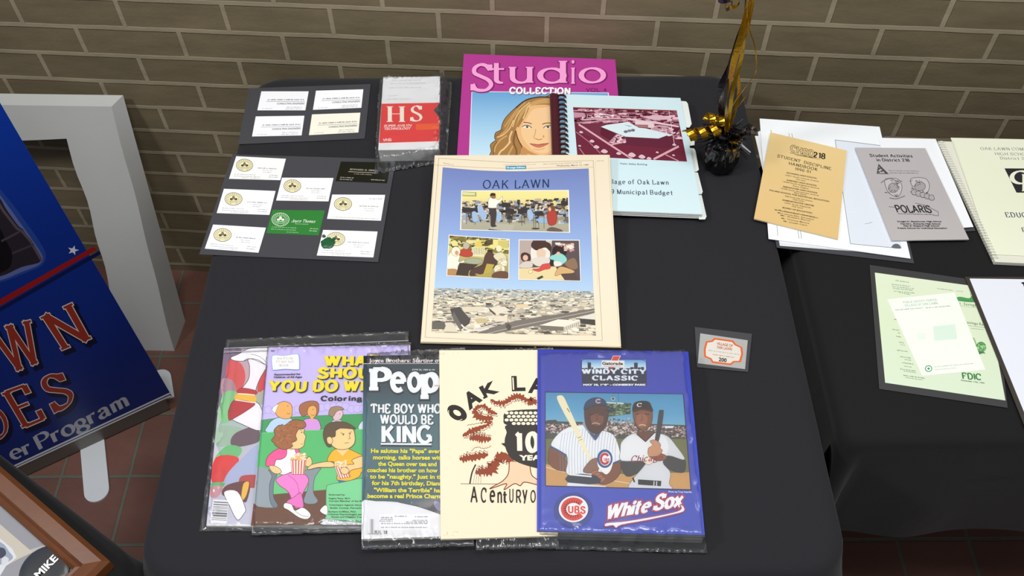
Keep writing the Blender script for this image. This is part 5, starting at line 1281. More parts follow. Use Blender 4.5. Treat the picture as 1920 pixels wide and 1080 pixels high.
a.text('Public Safety Building', *G5((835, 872), (1205, 884)), 2.9, '#3a4a5a', .0, .2)
VS = dict(thick=.17, thin=.07, serif=.12, st=.055)
a.serif('Village of Oak Lawn', *C3((903, 815), (1275, 821)), 8.2, '#333f50', VS); a.serif('1989 Municipal Budget', *C3((884, 873), (1300, 881)), 8.2, '#333f50', VS)
a.build('cover', mt, MATTE)
# index tabs along the right edge
TABM = mat('tab_card', '#dfe7e4', 0.7)
for k, T in enumerate((((1350, 335), (1378, 340), (1388, 352), (1410, 470), (1398, 490), (1378, 490)), ((1385, 535), (1410, 545), (1428, 575), (1426, 592), (1400, 600)), ((1398, 605), (1424, 612), (1432, 625), (1452, 735), (1440, 745), (1420, 745)), ((1425, 745), (1446, 752), (1474, 862), (1468, 876), (1450, 876)), ((1445, 880), (1468, 882), (1496, 1005), (1488, 1022), (1475, 1022)))):
    zt = ZM - .002 - .0014 * k; pts = [un(*p, zt) for p in C3(*T)]; cc = sum(pts, Vector()) / len(pts)
    inn = [p + Vector((-.006 if i in (0, len(pts) - 1) else 0, 0, 0)) for i, p in enumerate(pts)]
    inn.reverse()
    meshobj('index_tab', *prism(inn, [p - Vector((0, 0, .0006)) for p in inn]), TABM, mt)
# comb
COMB = mat('maroon_plastic_comb', '#4a1a26', 0.3, 0, 0.5); COMBD = mat('dark_comb_tooth', '#2a1318', 0.35, 0, 0.5)
s0, s1 = un(*G4((1290, 165))[0], ZM - .006), un(*G4((1322, 970))[0], ZM - .006); s1 = s0 + (s1 - s0) * 1.9
dr = (s1 - s0).normalized(); sd = Vector((dr.y, -dr.x, 0)); sd = -sd if sd.x < 0 else sd
V, F = [], []; n = 26
for p in (s0, s1):
    for r in (.0082, .0074):
        for k in range(13):
            t = math.radians(205 - 190 * k / 12); V.append(p + sd * (r * math.cos(t)) + Vector((0, 0, .0035 + r * .8 * math.sin(t))))
for k in range(12):
    F += [(k, k + 1, n + k + 1, n + k), (13 + k, n + 13 + k, n + 14 + k, 14 + k), (k, 13 + k, 14 + k, k + 1), (n + k, n + k + 1, n + 14 + k, n + 13 + k)]
F += [(0, n, n + 13, 13), (12, 25, n + 25, n + 12)]
meshobj('comb_spine', V, F, COMB, mt, smooth=False)
NR = 23
for k in range(NR):
    p = s0.lerp(s1, (k + .35) / NR); path = []
    for j in range(9):
        t = math.pi * (.95 - .95 * j / 8); path.append(p + sd * (.0135 + .0072 * math.cos(t)) + Vector((0, 0, .0058 + .0052 * math.sin(t))) + dr * (.0035 * j / 8))
    meshobj('comb_tooth', *ribbon(path, .0052, .0004, dr), COMBD, mt, smooth=False)

# ---- newspaper, tilted a little where it rests on the two books
C4 = crop(780, 270, 4.695); C5 = crop(780, 430, 4.695); G6 = crop(830, 350, 5.683)
KN = 0.074; PN = Vector((0, .745, TABLE + .0078)); NN = Vector((0, -KN, 1)).normalized()
nq = C4((165, 100), (1700, 95)) + C5((1805, 1028), (40, 990))
cN = un(*bil(nq, .5, .5), TABLE + .012)
nt_ = thing('newspaper', 'folded cream newspaper with blue Oak Lawn photo page, center of table', 'newspaper', Vector((cN.x, cN.y, TABLE)))
a = Art(PN, NN, page=nq)
# folded sections underneath: several leaves, each a little askew
lay = [a.pt(p, 0) for p in (nq[3], nq[2], nq[1], nq[0])]; cc = sum(lay, Vector()) / 4; r = random.Random(2)
PAPERN = mat('newsprint', '#dfcfae', 0.85, 0, .2, vary=.05, bscale=30)
for k in range(4):
    L = [p - NN * (.0006 + .0014 * k) + Vector((r.uniform(-.0018, .0018), r.uniform(-.0018, .0005), 0)) for p in lay]
    meshobj('inner_section', *prism(L, [p - NN * .0011 for p in L]), PAPERN, nt_)
a.sheet(nq, '#f0e0bf', .0005)
a.grad(nq, ['#e4d8c0', '#e9dec8', '#e8dbc3'])
LN = '#9a7f5c'
a.line(C4((200, 125), (880, 165), (1560, 145)), .6, LN); a.line([C4((200, 125))[0], C5((80, 950))[0]], .7, LN); a.line([C4((1560, 145))[0], C5((1640, 978))[0]], .7, LN); a.line(C5((80, 950), (800, 985), (1640, 978)), .6, LN)
a.line(C4((170, 185), (520, 205), (790, 215)), .5, LN); a.line(C4((970, 215), (1240, 205), (1560, 205)), .5, LN); a.line([C4((172, 130))[0], C5((45, 970))[0]], .6, '#c9b48f'); a.line([C4((1690, 100))[0], C5((1790, 1010))[0]], .6, '#c9b48f')
a.line([C4((1580, 150))[0], C5((1600, 500))[0]], .4, '#c9b48f')
a.text('Section 2', *C4((240, 172), (328, 188)), 2.2, '#7a6a50'); a.text('Wednesday, March 15, 1989', *C4((1235, 197), (1520, 190)), 2.8, '#6a5a44', .01)
a.micro(*C4((770, 188), (1060, 182)), 1.5, '#b09a78', 4); a.micro(*C4((1120, 182), (1460, 166)), 1.8, '#b09a78', 5); a.micro(*C4((1590, 152), (1655, 150)), 1.6, '#b09a78', 6)
tpq = C4((235, 205), (1520, 215)) + C5((1562, 545), (162, 515))
top = smooth(C4((235, 205), (560, 232), (880, 240), (1200, 228), (1520, 215)), False, 4)
N_ = len(top) - 1
cols = ['#7080b8', '#7b8fc4', '#869dd0', '#92acda', '#9ebbe2', '#aecae6']
for j in range(5):
    for i in range(N_):
        f = lambda i, j: lerp(top[i], lerp(tpq[3], tpq[2], i / N_), j / 5)
        a.face([f(i, j), f(i + 1, j), f(i + 1, j + 1), f(i, j + 1)], [cols[j], cols[j], cols[j + 1], cols[j + 1]])
a.L += 1
a.poly(C4((790, 193), (970, 190), (970, 220), (790, 224)), '#2f8fb0'); a.heavy('Orange Edition', *C4((800, 214), (958, 211)), 2.7, '#e6eef0')
OL = dict(thick=.15, thin=.085, serif=.09, st=.06)
a.serif('OAK', *C4((590, 392), (808, 392)), 15.5, '#1f3354', OL); a.serif('LAWN', *C4((868, 390), (1165, 382)), 15.2, '#1f3354', OL)
# city view along the foot of the page
cty = [tpq[3], tpq[2], C5((1585, 935))[0], C5((135, 908))[0]]; a.clip = cty
a.grad(cty, ['#9fb0b8', '#aaa89c', '#b9b1a0', '#bdb3a2', '#b4aa9a'])
cp = ['#ddd4c0', '#9a9284', '#6f6960', '#cfc4ae', '#807d72', '#f0e8d8', '#b5aa94', '#e6dcc8', '#58534c', '#d8cbb0', '#efe4cc']
a.scatter([bil(cty, 0, .0), bil(cty, 1, .0), bil(cty, 1, .35), bil(cty, 0, .35)], 900, cp, (4.5, 1.1), 21, .5)
a.scatter([bil(cty, 0, .3), bil(cty, 1, .3), bil(cty, 1, 1), bil(cty, 0, 1)], 800, cp, (7.5, 2.0), 22, .8)
a.poly(C5((500, 930), (640, 870), (900, 800), (1300, 740), (1575, 695), (1575, 735), (1300, 800), (1100, 840), (900, 880), (640, 930)), '#7a736c'); a.line(C5((560, 935), (900, 850), (1575, 715)), 1.2, '#b5aca2'); a.line(C5((480, 890), (640, 850), (900, 790)), 2.2, '#c9c4bc')
a.poly(C5((300, 700), (385, 680), (480, 790), (470, 830), (400, 880), (330, 800)), '#55514e'); a.poly(C5((330, 720), (400, 840), (395, 900), (320, 780)), '#6f6a68'); a.line(C5((400, 700), (470, 780)), 1, '#9a948c')
a.poly(C5((140, 810), (250, 820), (275, 880), (140, 880)), '#6a6660'); a.poly(C5((270, 830), (330, 830), (370, 905), (240, 900)), '#d8cfba'); a.curve(C5((400, 840), (450, 880), (560, 890), (640, 870)), 3, '#dcd6cc')
a.poly(C5((640, 690), (780, 680), (830, 715), (700, 740)), '#ded5c2'); a.poly(C5((640, 690), (700, 740), (700, 760), (650, 720)), '#5a544c'); a.poly(C5((870, 660), (980, 655), (1000, 690), (890, 695)), '#d9c7a4'); a.poly(C5((400, 680), (600, 680), (600, 720), (420, 725)), '#d9ceb6')
a.poly(C5((680, 765), (800, 760), (830, 810), (700, 815)), '#ded3bd'); a.poly(C5((510, 790), (600, 780), (640, 820), (540, 830)), '#c6b48c')
a.poly(C5((1090, 845), (1250, 792), (1445, 805), (1300, 858)), '#e6e0d2'); a.poly(C5((1300, 858), (1445, 805), (1445, 845), (1300, 895)), '#cfc8b8'); a.poly(C5((1090, 845), (1300, 858), (1300, 895), (1100, 880)), '#7a7268')
for k in range(8): x = 1310 + k * 17; a.line(C5((x, 862 - k * 6.4), (x, 888 - k * 6.2)), .8, '#6a6258')
a.poly(C5((1430, 775), (1580, 735), (1580, 800), (1500, 790)), '#dcd6c8'); a.poly(C5((1440, 785), (1580, 795), (1580, 845), (1450, 830)), '#4c4842')
a.line(C5((808, 760), (812, 890)), .8, '#8a6a4a'); a.blob(C5((790, 850), (815, 830), (840, 860), (815, 890)), '#5a544c'); a.line(C5((495, 890), (495, 935)), .6, '#4a4642'); a.line(C5((1335, 880), (1335, 935)), .6, '#4a4642')
a.clip = None
# inset photographs
def inset(q, m=.985):
    a.poly(q, '#ece9e2'); c = bil(q, .5, .5); i = [lerp(c, p, m) for p in q]; i = [(p[0] + (1 if k in (0, 3) else -1) * .6, p[1] + (1 if k < 2 else -1) * .8) for k, p in enumerate(i)]; a.clip = i; return i
i = inset(G6((198, 40), (1345, 35), (1358, 492), (185, 462)))
a.grad(i, ['#e6dd95', '#e4da92', '#d8cc84', '#9c9578', '#8f8a7a', '#aaa792', '#a6a390'])
a.poly(G6((200, 50), (360, 60), (360, 105), (205, 100)), '#9aa06a'); a.poly(G6((212, 56), (345, 66), (345, 92), (215, 90)), '#d6d39a')
a.scatter(G6((205, 165), (1340, 130), (1340, 290), (205, 310)), 520, ['#3c3836', '#55504c', '#2a2726', '#d9d4ca', '#8a93a8', '#6a4a3e', '#b9a890', '#4a4642'], (5.5, 3.6), 31)
a.scatter(G6((200, 280), (1340, 280), (1340, 380), (200, 370)), 170, ['#4a4642', '#8fa6c4', '#c6c2b6', '#3c3836', '#a6a292', '#6a6660'], (6, 3.4), 32)
for x, y in ((240, 240), (330, 245), (660, 190), (700, 250), (830, 255), (1010, 280), (1290, 170), (860, 240)): a.poly(G6((x - 30, y - 20), (x + 60, y - 16), (x + 70, y + 30), (x - 30, y + 30)), '#3a3637'); a.line(G6((x + 10, y + 25), (x + 14, y + 160)), .8, '#3a3637')
for x, y in ((400, 240), (430, 290), (590, 310), (930, 290), (340, 310)): a.blob(G6((x - 25, y - 40), (x + 15, y - 40), (x + 40, y + 30), (x, y + 70), (x - 25, y + 20)), '#9db6d6')
a.poly(G6((490, 450), (575, 395), (775, 405), (735, 478)), '#b1ae9c'); a.poly(G6((490, 450), (735, 475), (735, 484), (490, 464)), '#3e3a36')
a.blob(G6((490, 215), (560, 215), (575, 300), (560, 400), (580, 420), (515, 425), (510, 320)), '#463e3c', n=3)
a.blob(G6((485, 200), (490, 130), (540, 115), (600, 140), (635, 100), (630, 150), (580, 190), (570, 225), (490, 225)), '#efe9dc', '#6a6258', .5); a.blob(G6((510, 100), (530, 72), (565, 85), (560, 125), (525, 125)), '#9a6a4c'); a.blob(G6((505, 105), (515, 70), (560, 72), (555, 95), (525, 95)), '#2f2824')
a.blob(G6((1015, 340), (1100, 335), (1130, 355), (1120, 385), (1030, 385)), '#8fb0d0'); a.blob(G6((1110, 300), (1140, 255), (1200, 260), (1220, 330), (1200, 400), (1130, 405)), '#ad4238', '#6a221c', .5); a.blob(G6((1120, 240), (1140, 205), (1185, 205), (1195, 245), (1160, 260)), '#7a4a34'); a.ell(G6((1140, 240))[0], 3, 4, '#e0b090', n=8)
for x in (990, 970, 1080): a.line(G6((x, 300), (x, 445)), .8, '#4a4642')
a.blob(G6((1110, 470), (1160, 430), (1270, 460), (1260, 480)), '#6a5a50'); a.ell(G6((990, 447))[0], 8, 1.6, '#4a4642', n=10)
a.clip = None
i = inset(G6((65, 512), (715, 557), (708, 990), (40, 952)))
a.grad(i, ['#c9bb70', '#d6cb80', '#b9ae72', '#a59c6e', '#a09868'])
a.scatter([bil(i, 0, 0), bil(i, 1, 0), bil(i, 1, .35), bil(i, 0, .3)], 150, ['#5a4f34', '#8a7d4a', '#e0d68a', '#3e3726', '#d6cda0', '#77703e'], (9, 4), 41)
a.poly(G6((535, 560), (700, 570), (700, 665), (540, 650)), '#e0d689'); a.poly(G6((590, 575), (700, 580), (700, 660), (590, 645)), '#c9bd70'); a.blob(G6((360, 590), (400, 575), (415, 640), (350, 635)), '#d9c558')
a.poly(G6((310, 645), (450, 650), (440, 750), (310, 740)), '#ddd6b0')
for k in range(7): a.line(G6((325 + k * 18, 650), (322 + k * 18, 720)), .7, '#6a6240')
a.blob(G6((170, 720), (200, 670), (280, 660), (320, 730), (250, 750)), '#b5493a', '#5a2a20', .5); a.ell(G6((250, 630))[0], 6, 6.5, '#b9b09c', out='#6a6250', w=.5)
a.blob(G6((55, 760), (100, 690), (180, 730), (170, 800), (240, 780), (250, 800), (170, 830), (150, 900), (60, 890)), '#efead6', '#6a6250', .5); a.ell(G6((140, 690))[0], 8.5, 9, '#e9e2cc', out='#6a6250', w=.5); a.ell(G6((150, 705))[0], 3.5, 4.5, '#c99a74', n=10)
a.blob(G6((50, 880), (150, 880), (140, 940), (45, 940)), '#b58a5c')
a.blob(G6((230, 790), (310, 760), (420, 780), (400, 820), (280, 825)), '#a3a98c', '#5a5a44', .5); a.poly(G6((180, 810), (380, 830), (280, 900), (270, 950), (140, 940)), '#4a3d38')
a.blob(G6((450, 740), (490, 690), (545, 720), (580, 820), (470, 910), (300, 950), (310, 880), (420, 830)), '#57423a', '#2c201c', .6); a.poly(G6((470, 820), (550, 830), (510, 920), (430, 940)), '#b8a44c'); a.curve(G6((350, 930), (450, 950), (540, 930)), 2, '#b8a44c')
a.ell(G6((600, 660))[0], 5.5, 6, '#e6deba', n=14); a.blob(G6((540, 740), (600, 700), (660, 720), (680, 800), (600, 800)), '#d9d2b0', '#6a6250', .5)
for x, y, w in ((640, 810, 9), (605, 880, 10.5)): a.ell(G6((x, y))[0], w, w * .85, '#ddd3b4', out='#8a7f60', w=.6); a.scatter(G6((x - 40, y - 30), (x + 40, y - 30), (x + 40, y + 30), (x - 40, y + 30)), 30, ['#efe8d0', '#c9bd98'], (3, 2), int(x))
a.blob(G6((530, 930), (600, 900), (690, 910), (690, 975), (540, 975)), '#6a4f3e'); a.clip = None
i = inset(G6((810, 562), (1460, 567), (1475, 1010), (805, 992)))
a.poly(i, '#5c5052'); a.poly(G6((810, 565), (960, 566), (950, 860), (810, 870)), '#b3a29c'); a.poly(G6((1100, 566), (1165, 567), (1160, 640), (1110, 640)), '#c9c4b8')
a.poly(G6((815, 870), (1200, 850), (1330, 920), (1320, 995), (810, 990)), '#dfcd9c'); a.poly(G6((1200, 850), (1340, 820), (1450, 990), (1300, 995)), '#5a4a46')
a.blob(G6((935, 720), (950, 640), (1040, 600), (1130, 650), (1140, 760), (1050, 780), (960, 800)), '#e4dbd2', '#6a5a54', .5); a.blob(G6((945, 640), (960, 585), (1060, 578), (1150, 610), (1150, 690), (1100, 650), (1050, 660), (1000, 680)), '#4a3630'); a.blob(G6((1000, 690), (1050, 660), (1100, 690), (1080, 760), (1020, 770)), '#dcc0a8', n=3)
a.blob(G6((840, 780), (835, 720), (880, 700), (935, 730), (930, 790), (880, 800)), '#4a3630'); a.ell(G6((882, 758))[0], 5, 5.5, '#dcb49a', n=12); a.blob(G6((820, 830), (880, 795), (950, 800), (950, 860), (830, 865)), '#cfc4bc', '#6a5a54', .5)
a.blob(G6((940, 790), (1010, 750), (1130, 760), (1130, 820), (1020, 850)), '#d6cfc4'); a.blob(G6((955, 880), (1030, 870), (1060, 830), (1140, 820), (1145, 870), (1080, 885), (1020, 905)), '#cf4f4a', '#7a2a28', .5)
a.blob(G6((1135, 760), (1200, 710), (1280, 720), (1325, 780), (1270, 830), (1190, 840), (1180, 790)), '#8fcfc8', '#3e6a68', .5); a.blob(G6((1170, 730), (1180, 650), (1250, 620), (1320, 660), (1310, 730), (1240, 700)), '#352828'); a.ell(G6((1232, 712))[0], 3.5, 3.5, '#dcb49a', n=10); a.poly(G6((1145, 780), (1185, 780), (1180, 845), (1145, 840)), '#2f2a2e'); a.blob(G6((1185, 800), (1250, 800), (1270, 835), (1200, 850)), '#e0dcd0')
a.scatter(G6((1215, 600), (1390, 615), (1390, 680), (1330, 700)), 26, ['#d6b9a8', '#b58a80', '#e6dcd0'], (6, 3), 43); a.blob(G6((1210, 900), (1260, 850), (1390, 890), (1390, 920), (1270, 930), (1200, 950)), '#cfa876', '#6a4a2c', .6); a.blob(G6((1300, 820), (1400, 760), (1440, 860), (1380, 880)), '#8a6f58')
a.blob(G6((915, 905), (940, 890), (960, 905), (935, 925)), '#efe0b8', '#6a5a40', .5); a.poly(G6((1000, 975), (1060, 945), (1075, 965), (1020, 992)), '#3e4a3c'); a.clip = None
a.build('front_page', nt_, MATTE)

# ---- balloon weight with its ribbons
FOILB = mat('black_foil', '#0b0b0c', 0.16, 0.0, 0.7, bump=.5, bscale=60); TINS = mat('black_tinsel', '#121216', 0.22, 0.4, 0.6)
GOLD = mat('gold_ribbon', '#a98018', 0.28, 0.75); GOLDF = mat('gold_foil', '#b58a22', 0.2, 0.9); BLKR = mat('black_ribbon', '#19141a', 0.3, 0.2)
wc = un(1347, 330, TABLE); wc = Vector((wc.x + .004, wc.y + .022, TABLE))
bw_ = thing('balloon_weight', 'black foil balloon weight with gold and black ribbons, back right corner', 'balloon weight', wc + Vector((0, 0, .0005)))
V, F = [], []; rings = [(.05, .0), (.8, .0), (.98, .008), (1.05, .02), (1.0, .034), (.9, .046), (.72, .055), (.5, .06), (.3, .064), (.22, .07), (.05, .074)]
for ri, (rr, z) in enumerate(rings):
    for k in range(28):
        t = k * math.pi / 14; q = .0265 * rr * (1 + .07 * math.sin(7 * t + ri) * (ri > 1) + .04 * math.sin(11 * t)); V.append(wc + Vector((q * math.cos(t), q * math.sin(t), .001 + z)))
for i in range(len(rings) - 1):
    for k in range(28): k2 = (k + 1) % 28; F.append((i * 28 + k, i * 28 + k2, (i + 1) * 28 + k2, (i + 1) * 28 + k))
F += [tuple(range(27, -1, -1)), tuple(range(280, 308))]
meshobj('foil_weight', V, F, FOILB, bw_)
r = random.Random(12); tc_ = wc + Vector((0, 0, .066)); V, F = [], []
for i in range(150):
    th = r.random() * 2 * math.pi; el = r.uniform(-.25, 1.25); L = r.uniform(.022, .05); d = Vector((math.cos(th) * math.cos(el), math.sin(th) * math.cos(el), math.sin(el)))
    side = d.cross(Vector((r.random() - .5, r.random() - .5, r.random() - .5))).normalized(); path = [tc_ + d * L * t + Vector((0, 0, -.012 * t * t)) + side * .004 * math.sin(t * 4 + i) for t in (0, .3, .6, 1)]
    v, f = ribbon(path, [.004, .004, .0035, .002], .00015, side); V, F = join((V, F), (v, f))
o = meshobj('tinsel_tuft', V, F, TINS, bw_); o['kind'] = 'stuff'
def curl(c, d, n, rad, pitch, w, m, name, ph=0):
    d = Vector(d).normalized(); u = d.cross(Vector((0, 0, 1))).normalized(); v = d.cross(u); path = []
    for i in range(n * 14 + 1):
        t = i / 14; a_ = 2 * math.pi * t + ph; path.append(Vector(c) + d * pitch * t + (u * math.cos(a_) + v * math.sin(a_)) * rad)
    meshobj(name, *ribbon(path, w, .0002, d), m, bw_)
g0 = un(1335, 245, TABLE + .10)
curl(tc_ + Vector((-.012, -.004, .022)), (-1, -.12, -.12), 3, .010, .019, .0105, GOLDF, 'gold_curl')
curl(tc_ + Vector((-.008, .002, .034)), (-1, .25, .1), 2, .008, .015, .009, GOLDF, 'gold_curl', 1.5)
curl(tc_ + Vector((.004, -.02, -.012)), (.3, .3, 1), 2, .009, .015, .0035, GOLD, 'gold_curl', 2.5)
curl(tc_ + Vector((.012, -.012, -.02)), (.1, .2, 1), 3, .010, .016, .005, BLKR, 'black_curl', .5)
curl(tc_ + Vector((-.014, -.016, -.02)), (.2, .1, 1), 3, .009, .015, .005, BLKR, 'black_curl', 2)
curl(tc_ + Vector((.02, .004, 0)), (.7, .1, .4), 2, .008, .016, .005, BLKR, 'black_curl', 1)
# ribbons run up out of the picture; each passes through photo points at a chosen distance
def ray(px, y): 
    d = ROT @ Vector(((px[0] - 960) / FPX, (540 - px[1]) / FPX, -1.0)); return CAM + d * (y / d.y)
yb = tc_.y
def up_ribbon(pts, w, m, name, dy=0.0):
    P = [ray(p, yb + dy + .0 * i) for i, p in enumerate(pts)]; P = [tc_ + Vector((0, 0, .01))] + P
    # smooth in 3-D
    Q = []
    for i in range(len(P) - 1):
        p0, p1, p2, p3 = P[max(i - 1, 0)], P[i], P[i + 1], P[min(i + 2, len(P) - 1)]
        for k in range(5):
            t = k / 5; Q.append(.5 * (2 * p1 + (p2 - p0) * t + (2 * p0 - 5 * p1 + 4 * p2 - p3) * t * t + (3 * p1 - p0 - 3 * p2 + p3) * t ** 3))
    Q.append(P[-1]); tw = [Vector((math.cos(i * .16 + dy * 300), .7 * math.sin(i * .16 + dy * 300), 0)) for i in range(len(Q))]
    V, F = [], []
    for i, p in enumerate(Q):
        d = (Q[min(i + 1, len(Q) - 1)] - Q[max(i - 1, 0)]).normalized(); s_ = (tw[i] - d * tw[i].dot(d)).normalized(); nn = d.cross(s_) * .0002
        V += [p + s_ * w / 2 + nn, p - s_ * w / 2 + nn, p - s_ * w / 2 - nn, p + s_ * w / 2 - nn]
    for i in range(len(Q) - 1):
        for k in range(4): F.append((i * 4 + k, i * 4 + (k + 1) % 4, i * 4 + 4 + (k + 1) % 4, i * 4 + 4 + k))
    F += [(3, 2, 1, 0), tuple(len(V) - 4 + k for k in range(4))]
    meshobj(name, V, F, m, bw_)
up_ribbon([(1362, 190), (1375, 120), (1392, 60), (1404, 5), (1409, -60), (1415, -320)], .010, GOLD, 'gold_ribbon', .002)
up_ribbon([(1374, 170), (1390, 110), (1398, 60), (1411, 0), (1417, -60), (1424, -320)], .006, GOLD, 'gold_ribbon', -.004)
up_ribbon([(1380, 200), (1386, 165), (1384, 130), (1398, 70), (1410, 10), (1414, -60), (1420, -320)], .005, GOLD, 'gold_ribbon', .006)
up_ribbon([(1370, 205), (1400, 160), (1417, 135), (1416, 90), (1403, 40), (1409, -60), (1417, -320)], .0018, GOLD, 'gold_ribbon', -.002)
up_ribbon([(1352, 200), (1358, 160), (1372, 120), (1388, 70), (1402, 20), (1406, -60), (1412, -320)], .012, BLKR, 'black_ribbon', .010)
up_ribbon([(1349, 205), (1350, 165), (1365, 130), (1382, 85), (1397, 40), (1405, -60), (1410, -320)], .008, BLKR, 'black_ribbon', .014)
up_ribbon([(1372, 215), (1385, 198), (1399, 180)], .0016, GOLD, 'gold_ribbon', .001)
hc = ray((1369, -25), yb + .01); PURP = mat('dark_violet_ribbon', '#2c2230', 0.22, 0.5)
for k, (dx, ph) in enumerate(((-.006, 0), (.004, 2))): curl(hc + Vector((dx, 0, .012)), (.1, .0, -1), 3, .010, .0145, .006, (PURP, GOLD)[k], 'hanging_curl', ph)

# ------------------------------------------------------------------ papers on the right table
D5 = crop(1400, 210, 3.692); DG = crop(1600, 480, 3.6)
def flat(name, label, cat, q, z, col, thick, draw=None, part='page', m=None, extra=None, clip=True):
    grp = 'white pages in the school paper stack' if cat == 'paper' else None
    c = un(*bil(q[:4], .5, .5), z); t = thing(name, label, cat, Vector((c.x, c.y, z - thick)), grp)
    a = Art((0, 0, z), page=q[:4]); a.sheet(q, col, thick); a.clip = q[:4] if clip else None
    if draw: draw(a, q)
    a.build(part, t, m or MATTE); return t, a
# undermost: dark laminated sheet and a slanted white leaf
ql = D5((205, 885), (1120, 960), (1160, 1048), (212, 938)); ql = [D5((60, 120))[0], D5((945, 160))[0], D5((1160, 1048))[0], D5((208, 938))[0]]
tl = thing('laminated_sheet', 'dark-edged laminated sheet at the bottom of the school paper stack', 'laminated sheet', Vector((un(*bil(ql, .5, .5)).x, un(*bil(ql, .5, .5)).y, TABLE)))
a = Art((0, 0, Z0 + .0006), page=ql); a.sheet(ql, '#4a4b4c', .0005); a.build('laminate_border', tl, LAMBACK)
qs = D5((57, 165), (900, 200), (1080, 990), (230, 925))
flat('paper_sheet', 'white leaf poking out at the left below the school paper stack', 'paper', qs, Z0 + .0014, '#e6e9ec', .0004)
qs = D5((75, 130), (930, 180), (1085, 998), (228, 912))
flat('paper_sheet', 'white leaf just under the photocopied map page, its lower edge showing', 'paper', qs, Z0 + .0022, '#dfe4e8', .0004)
def page1(a, q):
    a.line(D5((168, 125), (172, 150)), .7, '#3a3c40'); a.line(D5((292, 148), (297, 180)), .7, '#3a3c40'); a.line(D5((312, 148), (318, 180)), .7, '#3a3c40')
    a.line(D5((205, 740), (216, 855)), .7, '#3a3c40'); a.line(D5((352, 800), (362, 875)), .7, '#3a3c40'); a.line(D5((370, 800), (380, 877)), .7, '#3a3c40')
    a.poly(D5((612, 193), (950, 235), (1075, 945), (718, 912)), '#dbe3ee'); a.line(D5((950, 235), (612, 193), (718, 912), (1065, 945)), .8, '#55585e')
    a.curve(D5((820, 775), (845, 770), (870, 762)), .6, '#6a6c72'); a.blob(D5((1005, 940), (1015, 918), (1040, 912), (1062, 925), (1065, 945)), '#66686c')
    a.line(D5((560, 60), (920, 140)), .3, '#e9eef2')
q1 = D5((90, 45), (920, 102), (1135, 1014), (152, 878))
flat('paper_sheet', 'photocopied page with ruled lines under the tan handbook', 'paper', q1, Z0 + .0036, '#eef3f7', .0009, page1)
q2 = [D5((905, 178))[0], D5((1308, 186))[0], D5((1570, 795))[0], D5((1150, 830))[0]]
q2b = [D5((930, 190))[0], D5((1318, 200))[0], D5((1584, 822))[0], D5((1160, 850))[0]]
flat('laminated_sheet', 'clear-edged laminated sheet half hidden under the gray activities booklet', 'laminated sheet', q2b, Z0 + .0010, '#55585c', .0004, m=LAMBACK, part='laminate_border')
flat('paper_sheet', 'plain white page under the gray activities booklet', 'paper', q2, Z0 + .0044, '#eef1f6', .0006)

# tan discipline handbook
def block(a_q, z, thick, t, col, n=3):
    P = [un(*p, z) for p in (a_q[3], a_q[2], a_q[1], a_q[0])]; cc = sum(P, Vector()) / 4; P = [p + (cc - p) * .006 for p in P]
    meshobj('pages', *prism([p - Vector((0, 0, .0003)) for p in P], [p - Vector((0, 0, thick)) for p in P]), mat('booklet_pages', col, .8), t)
SB = dict(thick=.19, thin=.075, serif=.12, st=.06)
q3 = D5((165, 140), (693, 266), (632, 880), (50, 738)); z3 = Z0 + .0072
c = un(*bil(q3, .5, .5), z3); t = thing('handbook', 'tan student discipline handbook dated 1990-91, lying slanted on white pages', 'booklet', Vector((c.x, c.y, z3 - .0030)))
block(q3, z3, .0030, t, '#e3d7bd')
a = Art((0, 0, z3), page=q3); a.sheet(q3, '#e0c48a', .0004); a.clip = q3
a.grad(q3, ['#e2c78e', '#dfc186', '#dcbc80'])
up = (.08, -1)
def outl(t_, p0, p1, h, st):
    a.serif(t_, *D5(p0, p1), h, '#2e2a24', st, 0, up, .05); a.serif(t_, *D5(p0, p1), h, '#e2c78e', st, 0, up, -.03)
outl('CHSD', (305, 270), (462, 312), 11, dict(thick=.26, thin=.2, serif=0)); a.heavy('218', *D5((462, 312), (540, 325)), 9.5, '#26221e', None, dict(thick=.24, thin=.17, serif=0), 0, up)
a.line(D5((300, 282), (460, 318)), .8, '#4a4436'); a.micro(*D5((330, 298), (510, 330)), 1.4, '#5a5240', 4)
a.serif('STUDENT  DISCIPLINE', *D5((212, 312), (582, 402)), 5.2, '#2e2a24', SB, 0, up); a.serif('HANDBOOK', *D5((292, 364), (488, 408)), 5.2, '#2e2a24', SB, 0, up); a.serif('1990-91', *D5((335, 402), (440, 424)), 4.8, '#2e2a24', SB, 0, up)
TX_ = [('RICHARDS HIGH SCHOOL', 277, 487, 424), ('10601 South Central Avenue', 268, 500, 440), ('Oak Lawn', 340, 408, 468), ('SHEPARD HIGH SCHOOL', 277, 487, 475), ('13049 South Ridgeland Avenue', 250, 502, 485), ('Palos Heights', 320, 428, 514), ('EISENHOWER HIGH SCHOOL', 252, 492, 520), ('12700 South Sacramento Avenue', 237, 500, 532), ('Blue Island', 330, 412, 562), ('POLARIS SCHOOL FOR INDIVIDUAL EDUCATION', 158, 570, 545), ('9400 South Oak Park Avenue', 265, 455, 585), ('Oak Lawn', 320, 397, 608), ('ADMINISTRATIVE CENTER', 245, 467, 612), ('10701 South Kilpatrick', 262, 445, 632), ('Oak Lawn', 312, 390, 655), ('BOARD OF EDUCATION', 248, 452, 665), ('Mr. Daniel Smith, President', 220, 470, 682), ('Mr. Charles Henry, Vice President', 195, 495, 680), ('Mrs. James Ellis, Secretary', 215, 467, 700), ('Mr. Robert Burns', 235, 440, 718), ('Mr. Thomas Moore', 240, 432, 738), ('Mr. Joseph Clark', 255, 420, 758)]
